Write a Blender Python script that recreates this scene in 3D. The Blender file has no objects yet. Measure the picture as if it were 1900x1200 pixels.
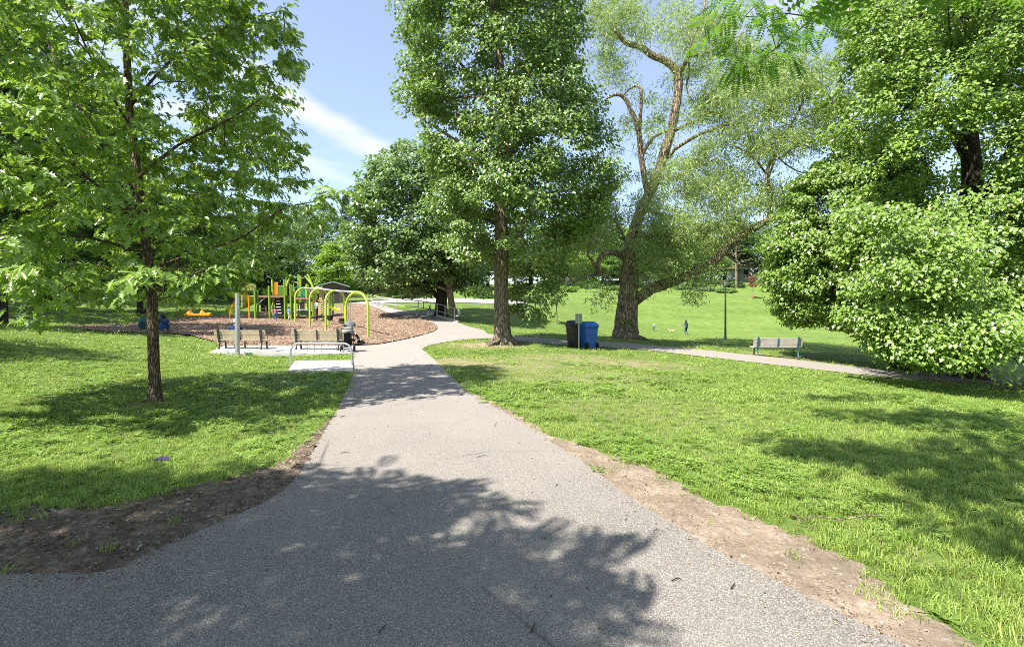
import bpy, bmesh, math, random
import numpy as np
from mathutils import Vector, Matrix, Euler
from mathutils.geometry import delaunay_2d_cdt

# ------------------------------------------------------------------ camera, sky, sun, exposure
S = bpy.context.scene
COL = S.collection
F, CX, HY, CZ = 900.0, 950.0, 582.0, 1.55          # photo pixels: focal length, centre column, horizon row; eye height in metres
cam_d = bpy.data.cameras.new('camera'); cam_d.sensor_width = 36.0; cam_d.lens = 36.0 * F / 1900.0
cam_d.shift_y = -18.0 / 1900.0; cam_d.clip_start = 0.05; cam_d.clip_end = 3000
cam = bpy.data.objects.new('camera', cam_d); COL.objects.link(cam)
cam.location = (0, 0, CZ); cam.rotation_euler = (math.radians(90), 0, 0); S.camera = cam

LIGHT = Vector((0.54, 0.47, -1.0))                  # the way sunlight travels
SUN_EL = math.atan2(1.0, math.hypot(LIGHT.x, LIGHT.y))
world = bpy.data.worlds.new('World'); S.world = world; world.use_nodes = True
wn, wl = world.node_tree.nodes, world.node_tree.links
for n in list(wn): wn.remove(n)
w_out = wn.new('ShaderNodeOutputWorld'); w_bg = wn.new('ShaderNodeBackground'); w_bg.inputs['Strength'].default_value = 0.122
sky = wn.new('ShaderNodeTexSky'); sky.sky_type = 'NISHITA'; sky.sun_disc = False
sky.sun_elevation = SUN_EL; sky.sun_rotation = math.atan2(-LIGHT.x, -LIGHT.y)
sky.air_density = 1.0; sky.dust_density = 0.4; sky.ozone_density = 1.8
tc = wn.new('ShaderNodeTexCoord')                   # thin cirrus in long wisps, plus a little even haze
mp = wn.new('ShaderNodeMapping'); mp.inputs['Rotation'].default_value = (0, math.radians(24), 0); mp.inputs['Scale'].default_value = (1.0, 1.0, 4.6); mp.inputs['Location'].default_value = (0.3, 0.0, 0.2)
wl.new(tc.outputs['Generated'], mp.inputs['Vector'])
wn1 = wn.new('ShaderNodeTexNoise'); wn1.inputs['Scale'].default_value = 2.1; wn1.inputs['Detail'].default_value = 8; wn1.inputs['Roughness'].default_value = 0.52
wn1.inputs['Distortion'].default_value = 0.7
wl.new(mp.outputs[0], wn1.inputs['Vector'])
add_ = wn1.outputs['Fac']
for (cx_, cz_, rx, rz, tilt, amp) in ((-0.36, 0.385, 0.18, 0.026, 0.42, 0.25), (-0.50, 0.345, 0.12, 0.020, 0.35, 0.20), (-0.22, 0.36, 0.09, 0.025, 0.2, 0.06)):
    cv = Vector((cx_, 1.0, cz_)).normalized(); m1 = wn.new('ShaderNodeVectorMath'); m1.operation = 'SUBTRACT'; m1.inputs[1].default_value = cv; wl.new(tc.outputs['Generated'], m1.inputs[0])
    m2 = wn.new('ShaderNodeMapping'); m2.inputs['Rotation'].default_value = (0, -tilt, 0); wl.new(m1.outputs[0], m2.inputs[0])
    m3 = wn.new('ShaderNodeVectorMath'); m3.operation = 'MULTIPLY'; m3.inputs[1].default_value = (1 / rx, 1 / 0.5, 1 / rz); wl.new(m2.outputs[0], m3.inputs[0])
    m4 = wn.new('ShaderNodeVectorMath'); m4.operation = 'LENGTH'; wl.new(m3.outputs[0], m4.inputs[0])
    m5 = wn.new('ShaderNodeMapRange'); m5.interpolation_type = 'SMOOTHSTEP'; m5.inputs[1].default_value = 1.6; m5.inputs[2].default_value = 0.0; m5.inputs[3].default_value = 0.0; m5.inputs[4].default_value = amp; wl.new(m4.outputs['Value'], m5.inputs[0])
    m6 = wn.new('ShaderNodeMath'); m6.operation = 'ADD'; wl.new(add_, m6.inputs[0]); wl.new(m5.outputs[0], m6.inputs[1]); add_ = m6.outputs[0]
cr = wn.new('ShaderNodeValToRGB'); cr.color_ramp.elements[0].position = 0.55; cr.color_ramp.elements[1].position = 0.80
wl.new(add_, cr.inputs[0])
cm = wn.new('ShaderNodeMath'); cm.operation = 'MULTIPLY_ADD'; cm.inputs[1].default_value = 0.85; cm.inputs[2].default_value = 0.0; wl.new(cr.outputs[0], cm.inputs[0])
wmix = wn.new('ShaderNodeMix'); wmix.data_type = 'RGBA'; wl.new(cm.outputs[0], wmix.inputs['Factor'])
hz = wn.new('ShaderNodeMix'); hz.data_type = 'RGBA'; hz.inputs['Factor'].default_value = 0.26; wl.new(sky.outputs[0], hz.inputs['A']); hz.inputs['B'].default_value = (2.6, 2.45, 2.35, 1)
wl.new(hz.outputs['Result'], wmix.inputs['A']); wmix.inputs['B'].default_value = (3.9, 3.85, 3.85, 1)
wl.new(wmix.outputs['Result'], w_bg.inputs['Color']); wl.new(w_bg.outputs[0], w_out.inputs[0])

sun_d = bpy.data.lights.new('sun', 'SUN'); sun_d.energy = 4.6; sun_d.angle = math.radians(0.55); sun_d.color = (1.0, 0.955, 0.88)
sun = bpy.data.objects.new('sun', sun_d); COL.objects.link(sun); sun.rotation_euler = LIGHT.to_track_quat('-Z', 'Y').to_euler(); sun.location = (-20, -20, 40)

S.view_settings.view_transform = 'Standard'; S.view_settings.look = 'None'; S.view_settings.gamma = 1.0
S.view_settings.exposure = 1.40
S.cycles.max_bounces = 5; S.cycles.diffuse_bounces = 3; S.cycles.transmission_bounces = 3; S.cycles.glossy_bounces = 2; S.cycles.transparent_max_bounces = 4
S.cycles.sample_clamp_indirect = 6.0; S.cycles.use_denoising = False; S.cycles.filter_width = 0.95

# ------------------------------------------------------------------ small helpers
rng = np.random.default_rng(7); random.seed(7)
def W(px, py, d): return Vector(((px - CX) / F * d, d, CZ + (HY - py) / F * d))
def PX(x, y, z): return CX + F * x / y, HY - F * (z - CZ) / y
def tag(o, label=None, cat=None, group=None, kind=None):
    if label: o['label'] = label
    if cat: o['category'] = cat
    if group: o['group'] = group
    if kind: o['kind'] = kind
    return o
def thing(name, label, cat, loc=(0, 0, 0), rotz=0.0, group=None):
    o = bpy.data.objects.new(name, None); o.empty_display_size = 0.2; COL.objects.link(o)
    o.location = loc; o.rotation_euler = (0, 0, rotz)
    return tag(o, label, cat, group)
def mesh_obj(name, me, mat, parent=None):
    o = bpy.data.objects.new(name, me); COL.objects.link(o)
    if mat is not None and not me.materials:
        for m in (mat if isinstance(mat, (list, tuple)) else [mat]): me.materials.append(m)
    if parent is not None: o.parent = parent
    return o
def copy_tree(o, parent=None):
    c = o.copy(); COL.objects.link(c); c.parent = parent
    for ch in o.children: copy_tree(ch, c)
    return c

class MB:
    """collects simple solids and links them as one mesh"""
    def __init__(s): s.v = []; s.f = []
    def add(s, vs, fs):
        b = len(s.v); s.v += [tuple(p) for p in vs]; s.f += [tuple(b + i for i in f) for f in fs]; return s
    def box(s, c, size, rot=None, taper=1.0):
        hx, hy, hz = size[0] / 2, size[1] / 2, size[2] / 2
        P = [Vector((x * hx * (taper if z > 0 else 1), y * hy * (taper if z > 0 else 1), z * hz)) for z in (-1, 1) for y in (-1, 1) for x in (-1, 1)]
        if rot is not None:
            R = Euler(rot).to_matrix(); P = [R @ p for p in P]
        c = Vector(c)
        return s.add([p + c for p in P], [(0, 2, 3, 1), (4, 5, 7, 6), (0, 1, 5, 4), (2, 6, 7, 3), (0, 4, 6, 2), (1, 3, 7, 5)])
    def tube(s, pts, r, n=8, caps=True, closed=False, squash=1.0):
        pts = [Vector(p) for p in pts]; m = len(pts)
        rs = list(r) if hasattr(r, '__len__') else [r] * m
        vs = []; up = None
        for i, p in enumerate(pts):
            if closed: t = pts[(i + 1) % m] - pts[i - 1]
            else: t = pts[min(i + 1, m - 1)] - pts[max(i - 1, 0)]
            if t.length < 1e-9: t = Vector((0, 0, 1))
            t.normalize()
            if up is None: up = Vector((1, 0, 0)) if abs(t.x) < 0.8 else Vector((0, 1, 0))
            a = up - t * up.dot(t)
            if a.length < 1e-5: a = Vector((0, 1, 0)) - t * t.y
            a.normalize(); b = t.cross(a); up = a
            for k in range(n):
                q = 2 * math.pi * k / n
                vs.append(p + a * (math.cos(q) * rs[i]) + b * (math.sin(q) * rs[i] * squash))
        fs = []
        for i in range(m if closed else m - 1):
            j = (i + 1) % m
            for k in range(n):
                l = (k + 1) % n; fs.append((i * n + k, i * n + l, j * n + l, j * n + k))
        if caps and not closed: fs.append(tuple(range(n - 1, -1, -1))); fs.append(tuple((m - 1) * n + k for k in range(n)))
        return s.add(vs, fs)
    def lathe(s, prof, c=(0, 0, 0), n=14, axis='z'):
        vs = []
        for (r, h) in prof:
            for k in range(n):
                q = 2 * math.pi * k / n; p = (math.cos(q) * r, math.sin(q) * r, h)
                if axis == 'x': p = (p[2], p[0], p[1])
                if axis == 'y': p = (p[0], p[2], p[1])
                vs.append((p[0] + c[0], p[1] + c[1], p[2] + c[2]))
        m = len(prof); fs = []
        for i in range(m - 1):
            for k in range(n):
                l = (k + 1) % n; fs.append((i * n + k, i * n + l, (i + 1) * n + l, (i + 1) * n + k))
        fs.append(tuple(range(n - 1, -1, -1))); fs.append(tuple((m - 1) * n + k for k in range(n)))
        return s.add(vs, fs)
    def prism(s, poly, off):
        """a planar polygon given a thickness vector"""
        off = Vector(off); n = len(poly); P = [Vector(p) for p in poly]
        return s.add(P + [p + off for p in P], [tuple(range(n - 1, -1, -1)), tuple(range(n, 2 * n))] + [(i, (i + 1) % n, n + (i + 1) % n, n + i) for i in range(n)])
    def loft(s, rings, cap=True):
        n = len(rings[0]); vs = [p for r in rings for p in r]; fs = []
        for i in range(len(rings) - 1):
            for k in range(n):
                l = (k + 1) % n; fs.append((i * n + k, i * n + l, (i + 1) * n + l, (i + 1) * n + k))
        if cap: fs.append(tuple(range(n - 1, -1, -1))); fs.append(tuple((len(rings) - 1) * n + k for k in range(n)))
        return s.add(vs, fs)
    def mesh(s, name, smooth=False, angle=40):
        me = bpy.data.meshes.new(name); me.from_pydata([tuple(p) for p in s.v], [], s.f)
        bm = bmesh.new(); bm.from_mesh(me); bmesh.ops.recalc_face_normals(bm, faces=bm.faces); bm.to_mesh(me); bm.free()
        if smooth:
            me.polygons.foreach_set('use_smooth', [True] * len(me.polygons))
            try: me.set_sharp_from_angle(angle=math.radians(angle))
            except Exception: pass
        me.update(); return me
    def build(s, name, mat, parent=None, smooth=False, bevel=0.0, angle=40):
        o = mesh_obj(name, s.mesh(name, smooth, angle), mat, parent)
        if bevel > 0:
            b = o.modifiers.new('bevel', 'BEVEL'); b.width = bevel; b.segments = 2; b.limit_method = 'ANGLE'; b.angle_limit = math.radians(35)
        return o

def bez(p0, p1, p2, n):
    p0, p1, p2 = Vector(p0), Vector(p1), Vector(p2)
    return [p0 * (1 - t) ** 2 + p1 * 2 * t * (1 - t) + p2 * t * t for t in [i / n for i in range(n + 1)]]
def crom(P, per=6):
    """smooth curve through points (any dimension)"""
    P = np.asarray(P, float); out = []
    Q = np.vstack([2 * P[0] - P[1], P, 2 * P[-1] - P[-2]])
    for i in range(len(P) - 1):
        a, b, c, d = Q[i], Q[i + 1], Q[i + 2], Q[i + 3]
        for k in range(per):
            t = k / per
            out.append(0.5 * ((2 * b) + (c - a) * t + (2 * a - 5 * b + 4 * c - d) * t * t + (3 * b - a - 3 * c + d) * t ** 3))
    out.append(P[-1]); return np.array(out)

# ------------------------------------------------------------------ materials
class NT:
    def __init__(s, name):
        s.m = bpy.data.materials.new(name); s.m.use_nodes = True; s.n = s.m.node_tree.nodes; s.l = s.m.node_tree.links
        for x in list(s.n): s.n.remove(x)
        s.out = s.n.new('ShaderNodeOutputMaterial')
    def node(s, t, **kw):
        n = s.n.new(t)
        for k, v in kw.items(): setattr(n, k, v)
        return n
    def lk(s, a, b): s.l.new(a, b)
    def pos(s):
        return s.node('ShaderNodeNewGeometry').outputs['Position']
    def objc(s): return s.node('ShaderNodeTexCoord').outputs['Object']
    def scaled(s, vec, sc):
        m = s.node('ShaderNodeMapping'); m.inputs['Scale'].default_value = sc; s.lk(vec, m.inputs['Vector']); return m.outputs[0]
    def noise(s, vec, scale, detail=4, rough=0.55, dist=0.0):
        n = s.node('ShaderNodeTexNoise'); n.inputs['Scale'].default_value = scale; n.inputs['Detail'].default_value = detail
        n.inputs['Roughness'].default_value = rough; n.inputs['Distortion'].default_value = dist; s.lk(vec, n.inputs['Vector']); return n.outputs['Fac']
    def voro(s, vec, scale, feature='F1', out='Distance'):
        n = s.node('ShaderNodeTexVoronoi'); n.feature = feature; n.inputs['Scale'].default_value = scale; s.lk(vec, n.inputs['Vector']); return n.outputs[out]
    def ramp(s, fac, stops):
        r = s.node('ShaderNodeValToRGB'); e = r.color_ramp.elements
        while len(e) < len(stops): e.new(0.5)
        for k, (p, c) in enumerate(stops):
            e[k].position = p; e[k].color = (*c, 1) if hasattr(c, '__len__') else (c, c, c, 1)
        s.lk(fac, r.inputs[0]); return r.outputs[0]
    def mix(s, fac, a, b, blend='MIX'):
        m = s.node('ShaderNodeMix', data_type='RGBA', blend_type=blend)
        for v, k in ((fac, 'Factor'), (a, 'A'), (b, 'B')):
            sock = m.inputs[0] if k == 'Factor' else m.inputs[6 if k == 'A' else 7]
            if isinstance(v, (int, float)): sock.default_value = v if k == 'Factor' else (v, v, v, 1)
            elif isinstance(v, tuple): sock.default_value = (*v, 1)
            else: s.lk(v, sock)
        return m.outputs[2]
    def math(s, op, a, b=None):
        m = s.node('ShaderNodeMath', operation=op)
        for i, v in enumerate((a, b)):
            if v is None: continue
            if isinstance(v, (int, float)): m.inputs[i].default_value = v
            else: s.lk(v, m.inputs[i])
        return m.outputs[0]
    def bump(s, h, strength, dist=0.02):
        b = s.node('ShaderNodeBump'); b.inputs['Strength'].default_value = strength; b.inputs['Distance'].default_value = dist
        s.lk(h, b.inputs['Height']); return b.outputs[0]
    def bsdf(s, col, rough=0.7, spec=0.3, metal=0.0, normal=None, coat=0.0):
        b = s.node('ShaderNodeBsdfPrincipled')
        for v, k in ((col, 'Base Color'), (rough, 'Roughness'), (metal, 'Metallic')):
            if isinstance(v, (int, float)): b.inputs[k].default_value = v
            elif isinstance(v, tuple): b.inputs[k].default_value = (*v, 1)
            else: s.lk(v, b.inputs[k])
        b.inputs['Specular IOR Level'].default_value = spec; b.inputs['Coat Weight'].default_value = coat
        if normal is not None: s.lk(normal, b.inputs['Normal'])
        return b.outputs[0]
    def done(s, sh): s.lk(sh, s.out.inputs[0]); return s.m

def plain(name, col, rough=0.6, spec=0.35, metal=0.0, var=0.18, scale=9.0, bump=0.15, coat=0.0):
    t = NT(name); p = t.objc(); n = t.noise(p, scale, 5, 0.6)
    c = t.mix(t.ramp(n, [(0.3, 0.0), (0.72, 1.0)]), tuple(max(0, x * (1 - var)) for x in col), tuple(min(1, x * (1 + var)) for x in col))
    r = t.math('ADD', t.math('MULTIPLY', n, 0.25), max(0.05, rough - 0.12))
    return t.done(t.bsdf(c, r, spec, metal, t.bump(t.noise(p, scale * 6, 3), bump, 0.01), coat))

def leaf_mat(name, dark, light, trans, tfac=0.38, rough=0.42, spec=0.5, patch=0.5):
    t = NT(name); g = t.node('ShaderNodeNewGeometry'); oi = t.node('ShaderNodeObjectInfo')
    big = t.noise(g.outputs['Position'], patch, 2)
    f = t.math('ADD', t.math('MULTIPLY', g.outputs['Random Per Island'], 0.62), t.math('MULTIPLY', big, 0.55))
    c = t.mix(t.ramp(f, [(0.2, 0.0), (0.85, 1.0)]), dark, light)
    tr = t.mix(t.ramp(f, [(0.2, 0.0), (0.85, 1.0)]), tuple(x * 0.75 for x in trans), trans)
    b = t.bsdf(c, rough, spec)
    tl = t.node('ShaderNodeBsdfTranslucent'); t.lk(tr, tl.inputs['Color'])
    m = t.node('ShaderNodeMixShader'); m.inputs[0].default_value = tfac; t.lk(b, m.inputs[1]); t.lk(tl.outputs[0], m.inputs[2])
    return t.done(m.outputs[0])

def bark_mat(name, dark, light, moss=None, scale=1.0, vs=0.22, bstr=0.9):
    t = NT(name); p = t.objc(); q = t.scaled(p, (1, 1, vs))
    n1 = t.noise(q, 16 * scale, 6, 0.65, 0.6); v = t.voro(q, 13 * scale, 'DISTANCE_TO_EDGE')
    h = t.math('ADD', t.math('MULTIPLY', n1, 0.7), t.math('MULTIPLY', t.ramp(v, [(0.0, 0.0), (0.25, 1.0)]), 0.6))
    c = t.mix(t.ramp(h, [(0.35, 0.0), (0.95, 1.0)]), dark, light)
    if moss:
        mm = t.ramp(t.noise(p, 1.6, 4, 0.6), [(0.55, 0.0), (0.7, 0.7)]); c = t.mix(mm, c, moss)
    return t.done(t.bsdf(c, 0.9, 0.15, 0, t.bump(h, bstr, 0.05)))

M = {}
M['bark'] = bark_mat('linden_bark', (0.07, 0.056, 0.04), (0.29, 0.235, 0.165))
M['bark_young'] = bark_mat('young_bark', (0.05, 0.037, 0.024), (0.24, 0.18, 0.115), scale=2.2)
M['bark_willow'] = bark_mat('willow_bark', (0.075, 0.057, 0.041), (0.42, 0.32, 0.225), moss=(0.24, 0.205, 0.125), scale=0.8, vs=0.16, bstr=1.0)
M['bark_pale'] = bark_mat('pale_bark', (0.09, 0.075, 0.05), (0.36, 0.29, 0.19))
M['bark_dark'] = bark_mat('dark_bark', (0.02, 0.016, 0.012), (0.09, 0.072, 0.052))
M['leaf_oak'] = leaf_mat('oak_leaf', (0.07, 0.15, 0.018), (0.26, 0.385, 0.075), (0.40, 0.60, 0.06), 0.34, 0.30, 0.7)
M['leaf_linden'] = leaf_mat('linden_leaf', (0.06, 0.125, 0.022), (0.27, 0.36, 0.105), (0.30, 0.50, 0.07), 0.25, 0.30, 0.75)
M['leaf_maple'] = leaf_mat('maple_leaf', (0.075, 0.145, 0.04), (0.23, 0.32, 0.115), (0.28, 0.46, 0.09), 0.24, 0.30, 0.75)
M['leaf_bright'] = leaf_mat('bright_leaf', (0.07, 0.145, 0.018), (0.26, 0.37, 0.075), (0.38, 0.58, 0.06), 0.28, 0.34, 0.65)
M['leaf_darkmaple'] = leaf_mat('dark_maple_leaf', (0.08, 0.16, 0.03), (0.27, 0.37, 0.09), (0.34, 0.54, 0.07), 0.32, 0.32, 0.7)
M['leaf_willow'] = leaf_mat('willow_leaf', (0.16, 0.235, 0.06), (0.33, 0.42, 0.15), (0.46, 0.60, 0.16), 0.40, 0.45, 0.5)
M['leaf_locust'] = leaf_mat('locust_leaf', (0.05, 0.14, 0.012), (0.12, 0.26, 0.03), (0.24, 0.48, 0.035), 0.42, 0.45, 0.4)
M['leaf_far1'] = leaf_mat('far_leaf_mid', (0.06, 0.125, 0.03), (0.15, 0.24, 0.065), (0.26, 0.42, 0.08), 0.34, 0.55, 0.3, 0.25)
M['leaf_far2'] = leaf_mat('far_leaf_yellow', (0.11, 0.20, 0.025), (0.23, 0.36, 0.05), (0.40, 0.58, 0.06), 0.36, 0.55, 0.3, 0.25)
M['leaf_far3'] = leaf_mat('far_leaf_grey', (0.10, 0.15, 0.065), (0.20, 0.27, 0.13), (0.28, 0.40, 0.14), 0.32, 0.55, 0.3, 0.25)
M['leaf_far4'] = leaf_mat('far_leaf_dark', (0.03, 0.07, 0.02), (0.09, 0.15, 0.04), (0.16, 0.28, 0.05), 0.3, 0.55, 0.3, 0.25)
M['leaf_conifer'] = leaf_mat('conifer_needles', (0.03, 0.06, 0.03), (0.08, 0.13, 0.075), (0.10, 0.16, 0.06), 0.2, 0.6, 0.3, 0.25)
M['leaf_red'] = leaf_mat('red_leaf', (0.13, 0.06, 0.035), (0.30, 0.13, 0.08), (0.45, 0.18, 0.08), 0.3)

def grass_blade_mat(name, lo, hi, tr):
    t = NT(name); oi = t.node('ShaderNodeObjectInfo'); g = t.node('ShaderNodeNewGeometry')
    f = t.math('ADD', t.math('MULTIPLY', oi.outputs['Random'], 0.55), t.math('MULTIPLY', t.noise(g.outputs['Position'], 0.45, 3), 0.6))
    f = t.math('ADD', f, t.math('MULTIPLY', g.outputs['Random Per Island'], 0.15))
    c = t.mix(t.ramp(f, [(0.3, 0.0), (0.9, 1.0)]), lo, hi)
    b = t.bsdf(c, 0.5, 0.35); tl = t.node('ShaderNodeBsdfTranslucent'); t.lk(t.mix(0.5, c, tr), tl.inputs['Color'])
    m = t.node('ShaderNodeMixShader'); m.inputs[0].default_value = 0.36; t.lk(b, m.inputs[1]); t.lk(tl.outputs[0], m.inputs[2])
    return t.done(m.outputs[0])
M['blade'] = grass_blade_mat('grass_blade', (0.15, 0.235, 0.034), (0.36, 0.455, 0.11), (0.44, 0.60, 0.10))
M['blade_dry'] = grass_blade_mat('dry_blade', (0.22, 0.24, 0.08), (0.38, 0.36, 0.17), (0.42, 0.42, 0.14))
M['weed'] = grass_blade_mat('weed_leaf', (0.12, 0.22, 0.03), (0.26, 0.38, 0.085), (0.38, 0.58, 0.08))

t = NT('lawn'); p = t.pos()                                      # the sward between and beyond the blades
big = t.noise(t.scaled(p, (0.5, 1.9, 1)), 0.16, 4, 0.6); mid = t.noise(p, 1.3, 4, 0.6); fine = t.noise(t.scaled(p, (1, 1, 0.2)), 26, 4, 0.7)
f = t.math('ADD', t.math('ADD', t.math('MULTIPLY', big, 0.35), t.math('MULTIPLY', mid, 0.4)), t.math('MULTIPLY', fine, 0.45))
c = t.ramp(f, [(0.38, (0.05, 0.095, 0.014)), (0.58, (0.115, 0.178, 0.032)), (0.80, (0.20, 0.265, 0.065))])
dry = t.ramp(t.noise(t.scaled(p, (1, 1.6, 1)), 0.5, 6, 0.68), [(0.56, 0.0), (0.70, 0.75)])
att = t.node('ShaderNodeAttribute', attribute_name='wear')
dry2 = t.math('MULTIPLY', t.ramp(t.noise(p, 1.1, 7, 0.72), [(0.34, 0.0), (0.52, 1.0)]), att.outputs['Fac'])
c = t.mix(t.math('MULTIPLY', dry, 0.7), c, (0.24, 0.235, 0.10)); c = t.mix(dry2, c, (0.32, 0.25, 0.155))
M['lawn'] = t.done(t.bsdf(c, 0.85, 0.2, 0, t.bump(fine, 1.0, 0.05)))

t = NT('worn_asphalt'); p = t.pos()
v1 = t.voro(p, 170, 'F1', 'Color'); d1 = t.voro(p, 170, 'F1', 'Distance')
grain = t.node('ShaderNodeSeparateColor'); t.lk(v1, grain.inputs[0])
base = t.ramp(grain.outputs[0], [(0.0, (0.10, 0.09, 0.08)), (0.5, (0.205, 0.186, 0.164)), (0.82, (0.30, 0.272, 0.24)), (1.0, (0.47, 0.433, 0.385))])
gap = t.ramp(d1, [(0.42, 0.0), (0.8, 0.7)])
base = t.mix(gap, base, (0.085, 0.08, 0.076))
dusty = t.ramp(t.noise(p, 0.55, 6, 0.62), [(0.36, 0.0), (0.68, 0.7)])
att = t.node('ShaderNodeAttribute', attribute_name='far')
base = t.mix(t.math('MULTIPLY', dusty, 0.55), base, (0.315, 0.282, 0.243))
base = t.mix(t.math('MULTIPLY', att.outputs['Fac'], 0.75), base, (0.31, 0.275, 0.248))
stain = t.ramp(t.noise(t.scaled(p, (1, 0.5, 1)), 1.7, 6, 0.7), [(0.60, 0.0), (0.78, 0.35)])
base = t.mix(stain, base, (0.16, 0.15, 0.14))
ck = t.voro(t.mix(0.25, p, t.node('ShaderNodeTexNoise').outputs['Color']), 0.42, 'DISTANCE_TO_EDGE'); ckm = t.math('MULTIPLY', t.ramp(ck, [(0.0, 0.75), (0.006, 0.0)]), t.ramp(t.noise(p, 0.7, 3), [(0.5, 0.0), (0.62, 1.0)]))
base = t.mix(ckm, base, (0.05, 0.045, 0.04))
blot = t.ramp(t.noise(p, 3.1, 5, 0.65), [(0.62, 0.0), (0.74, 0.22)]); base = t.mix(blot, base, (0.40, 0.36, 0.32))
M['asphalt'] = t.done(t.bsdf(base, 0.88, 0.25, 0, t.bump(t.math('SUBTRACT', 1.0, d1), 0.55, 0.006)))

t = NT('bare_dirt'); p = t.pos()
n1 = t.noise(p, 2.2, 6, 0.65); n2 = t.noise(p, 24, 6, 0.7); v = t.voro(p, 60, 'F1', 'Color'); sc = t.node('ShaderNodeSeparateColor'); t.lk(v, sc.inputs[0])
c = t.ramp(t.math('ADD', t.math('MULTIPLY', n1, 0.55), t.math('MULTIPLY', n2, 0.45)), [(0.34, (0.10, 0.076, 0.055)), (0.50, (0.225, 0.172, 0.125)), (0.64, (0.37, 0.295, 0.22))])
c = t.mix(t.ramp(sc.outputs[0], [(0.93, 0.0), (0.97, 0.5)]), c, (0.45, 0.41, 0.36))
c = t.mix(t.ramp(sc.outputs[1], [(0.88, 0.0), (0.97, 0.5)]), c, (0.09, 0.066, 0.048))
M['dirt'] = t.done(t.bsdf(t.mix(0.12, c, (0.42, 0.34, 0.25)), 0.95, 0.15, 0, t.bump(n2, 0.9, 0.03)))
t = NT('dark_loam'); p = t.pos(); n1 = t.noise(p, 3.0, 6, 0.7); n2 = t.noise(p, 20, 6, 0.75); v = t.voro(p, 45, 'F1', 'Color'); sc = t.node('ShaderNodeSeparateColor'); t.lk(v, sc.inputs[0])
c = t.ramp(t.math('ADD', t.math('MULTIPLY', n1, 0.5), t.math('MULTIPLY', n2, 0.5)), [(0.36, (0.08, 0.058, 0.042)), (0.50, (0.20, 0.15, 0.107)), (0.64, (0.38, 0.30, 0.22))])
c = t.mix(t.ramp(sc.outputs[0], [(0.9, 0.0), (0.96, 0.6)]), c, (0.42, 0.39, 0.35))
M['loam'] = t.done(t.bsdf(c, 0.95, 0.15, 0, t.bump(n2, 1.0, 0.06)))

t = NT('wood_chips'); p = t.pos(); q = t.scaled(p, (1, 1.5, 1)); v = t.voro(q, 17, 'F1', 'Color'); sc = t.node('ShaderNodeSeparateColor'); t.lk(v, sc.inputs[0]); dd = t.voro(q, 17)
c = t.ramp(sc.outputs[0], [(0.0, (0.14, 0.088, 0.058)), (0.35, (0.235, 0.155, 0.105)), (0.7, (0.32, 0.22, 0.152)), (1.0, (0.44, 0.335, 0.25))])
c = t.mix(t.ramp(t.noise(p, 0.8, 4), [(0.4, 0.0), (0.75, 0.45)]), c, (0.31, 0.225, 0.16))
M['mulch'] = t.done(t.bsdf(c, 0.92, 0.15, 0, t.bump(dd, 1.0, 0.05)))
M['chip'] = plain('wood_chip', (0.36, 0.235, 0.145), 0.9, 0.1, 0, 0.5, 3.0)
M['concrete'] = plain('pale_concrete', (0.44, 0.42, 0.385), 0.85, 0.2, 0, 0.10, 2.5, 0.35)
M['road'] = plain('grey_road', (0.30, 0.285, 0.27), 0.9, 0.2, 0, 0.1, 1.0, 0.3)
# ------------------------------------------------------------------ terrain: a smooth sheet through surveyed points
CTRL_PIX = [(447, 655, 19.4), (590, 653, 19.4), (596, 685, 14.6), (440, 661, 18), (287, 745, 8.55), (700, 640, 21.5), (683, 628, 25), (605, 616, 28.4),
    (548, 600, 32.7), (587, 592, 37), (500, 585, 42), (680, 564, 49), (620, 562, 56), (800, 557, 62), (850, 597, 33), (815, 584, 35.5), (735, 575, 42),
    (933, 637, 21), (1078, 645, 20.5), (1160, 627, 27), (1442, 663, 21.5), (1273, 622, 54), (1200, 600, 62), (1200, 560, 73), (1200, 538, 88),
    (1400, 546, 84), (1050, 541, 84), (1050, 560, 66), (1350, 525, 100), (1600, 610, 62), (1600, 548, 86), (1346, 628, 36), (1700, 693, 19.8),
    (1800, 640, 40), (0, 612, 17), (5, 603, 22), (130, 606, 27), (280, 613, 25.5), (360, 592, 33), (100, 560, 38), (200, 526, 52), (350, 566, 45),
    (450, 573, 50), (0, 520, 50), (950, 602, 38), (1033, 586, 42), (950, 562, 58), (800, 547, 76), (560, 548, 75), (300, 505, 75), (1100, 622, 40)]
CTRL_W = [(x, y, 0.0) for x in (-6, -2.5, 0, 2.5, 5) for y in (-12, -5, 0, 3, 6)] + [(0, 11, 0), (-3, 11, -0.02), (3.5, 11, -0.03), (-9, -5, 0.0), (-9, 6, 0.12), (-12, 9, 0.35),
    (8, 6, -0.12), (8, 9, -0.25), (7, 13, -0.2), (12.5, 12, -0.72), (12, 5, -0.4), (20, 14, -1.15), (20, 5, -0.9), (10, -8, -0.2), (19.5, 20.5, -1.15), (30, 20, -1.7), (40, 42, -1.4),
    (60, 62, 0.6), (62, 95, 6.0), (40, 95, 7.0), (30, 120, 10), (0, 120, 9), (-40, 120, 11), (-60, 90, 12), (-40, 30, 4.0), (-45, 52, 7.5), (-30, 10, 1.9), (-30, -8, 1.6), (60, 0, -2), (-60, 30, 6.0), (75, 30, -1.5), (-22, 14, 1.35)]
cp = np.array([tuple(W(*c)) for c in CTRL_PIX] + CTRL_W)
def tps_phi(r2): return 0.5 * r2 * np.log(r2 + 1e-9)
_d2 = ((cp[:, None, :2] - cp[None, :, :2]) ** 2).sum(-1); _n = len(cp)
_A = np.zeros((_n + 3, _n + 3)); _A[:_n, :_n] = tps_phi(_d2) + np.eye(_n) * 6.0
_P = np.c_[np.ones(_n), cp[:, :2]]; _A[:_n, _n:] = _P; _A[_n:, :_n] = _P.T
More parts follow.
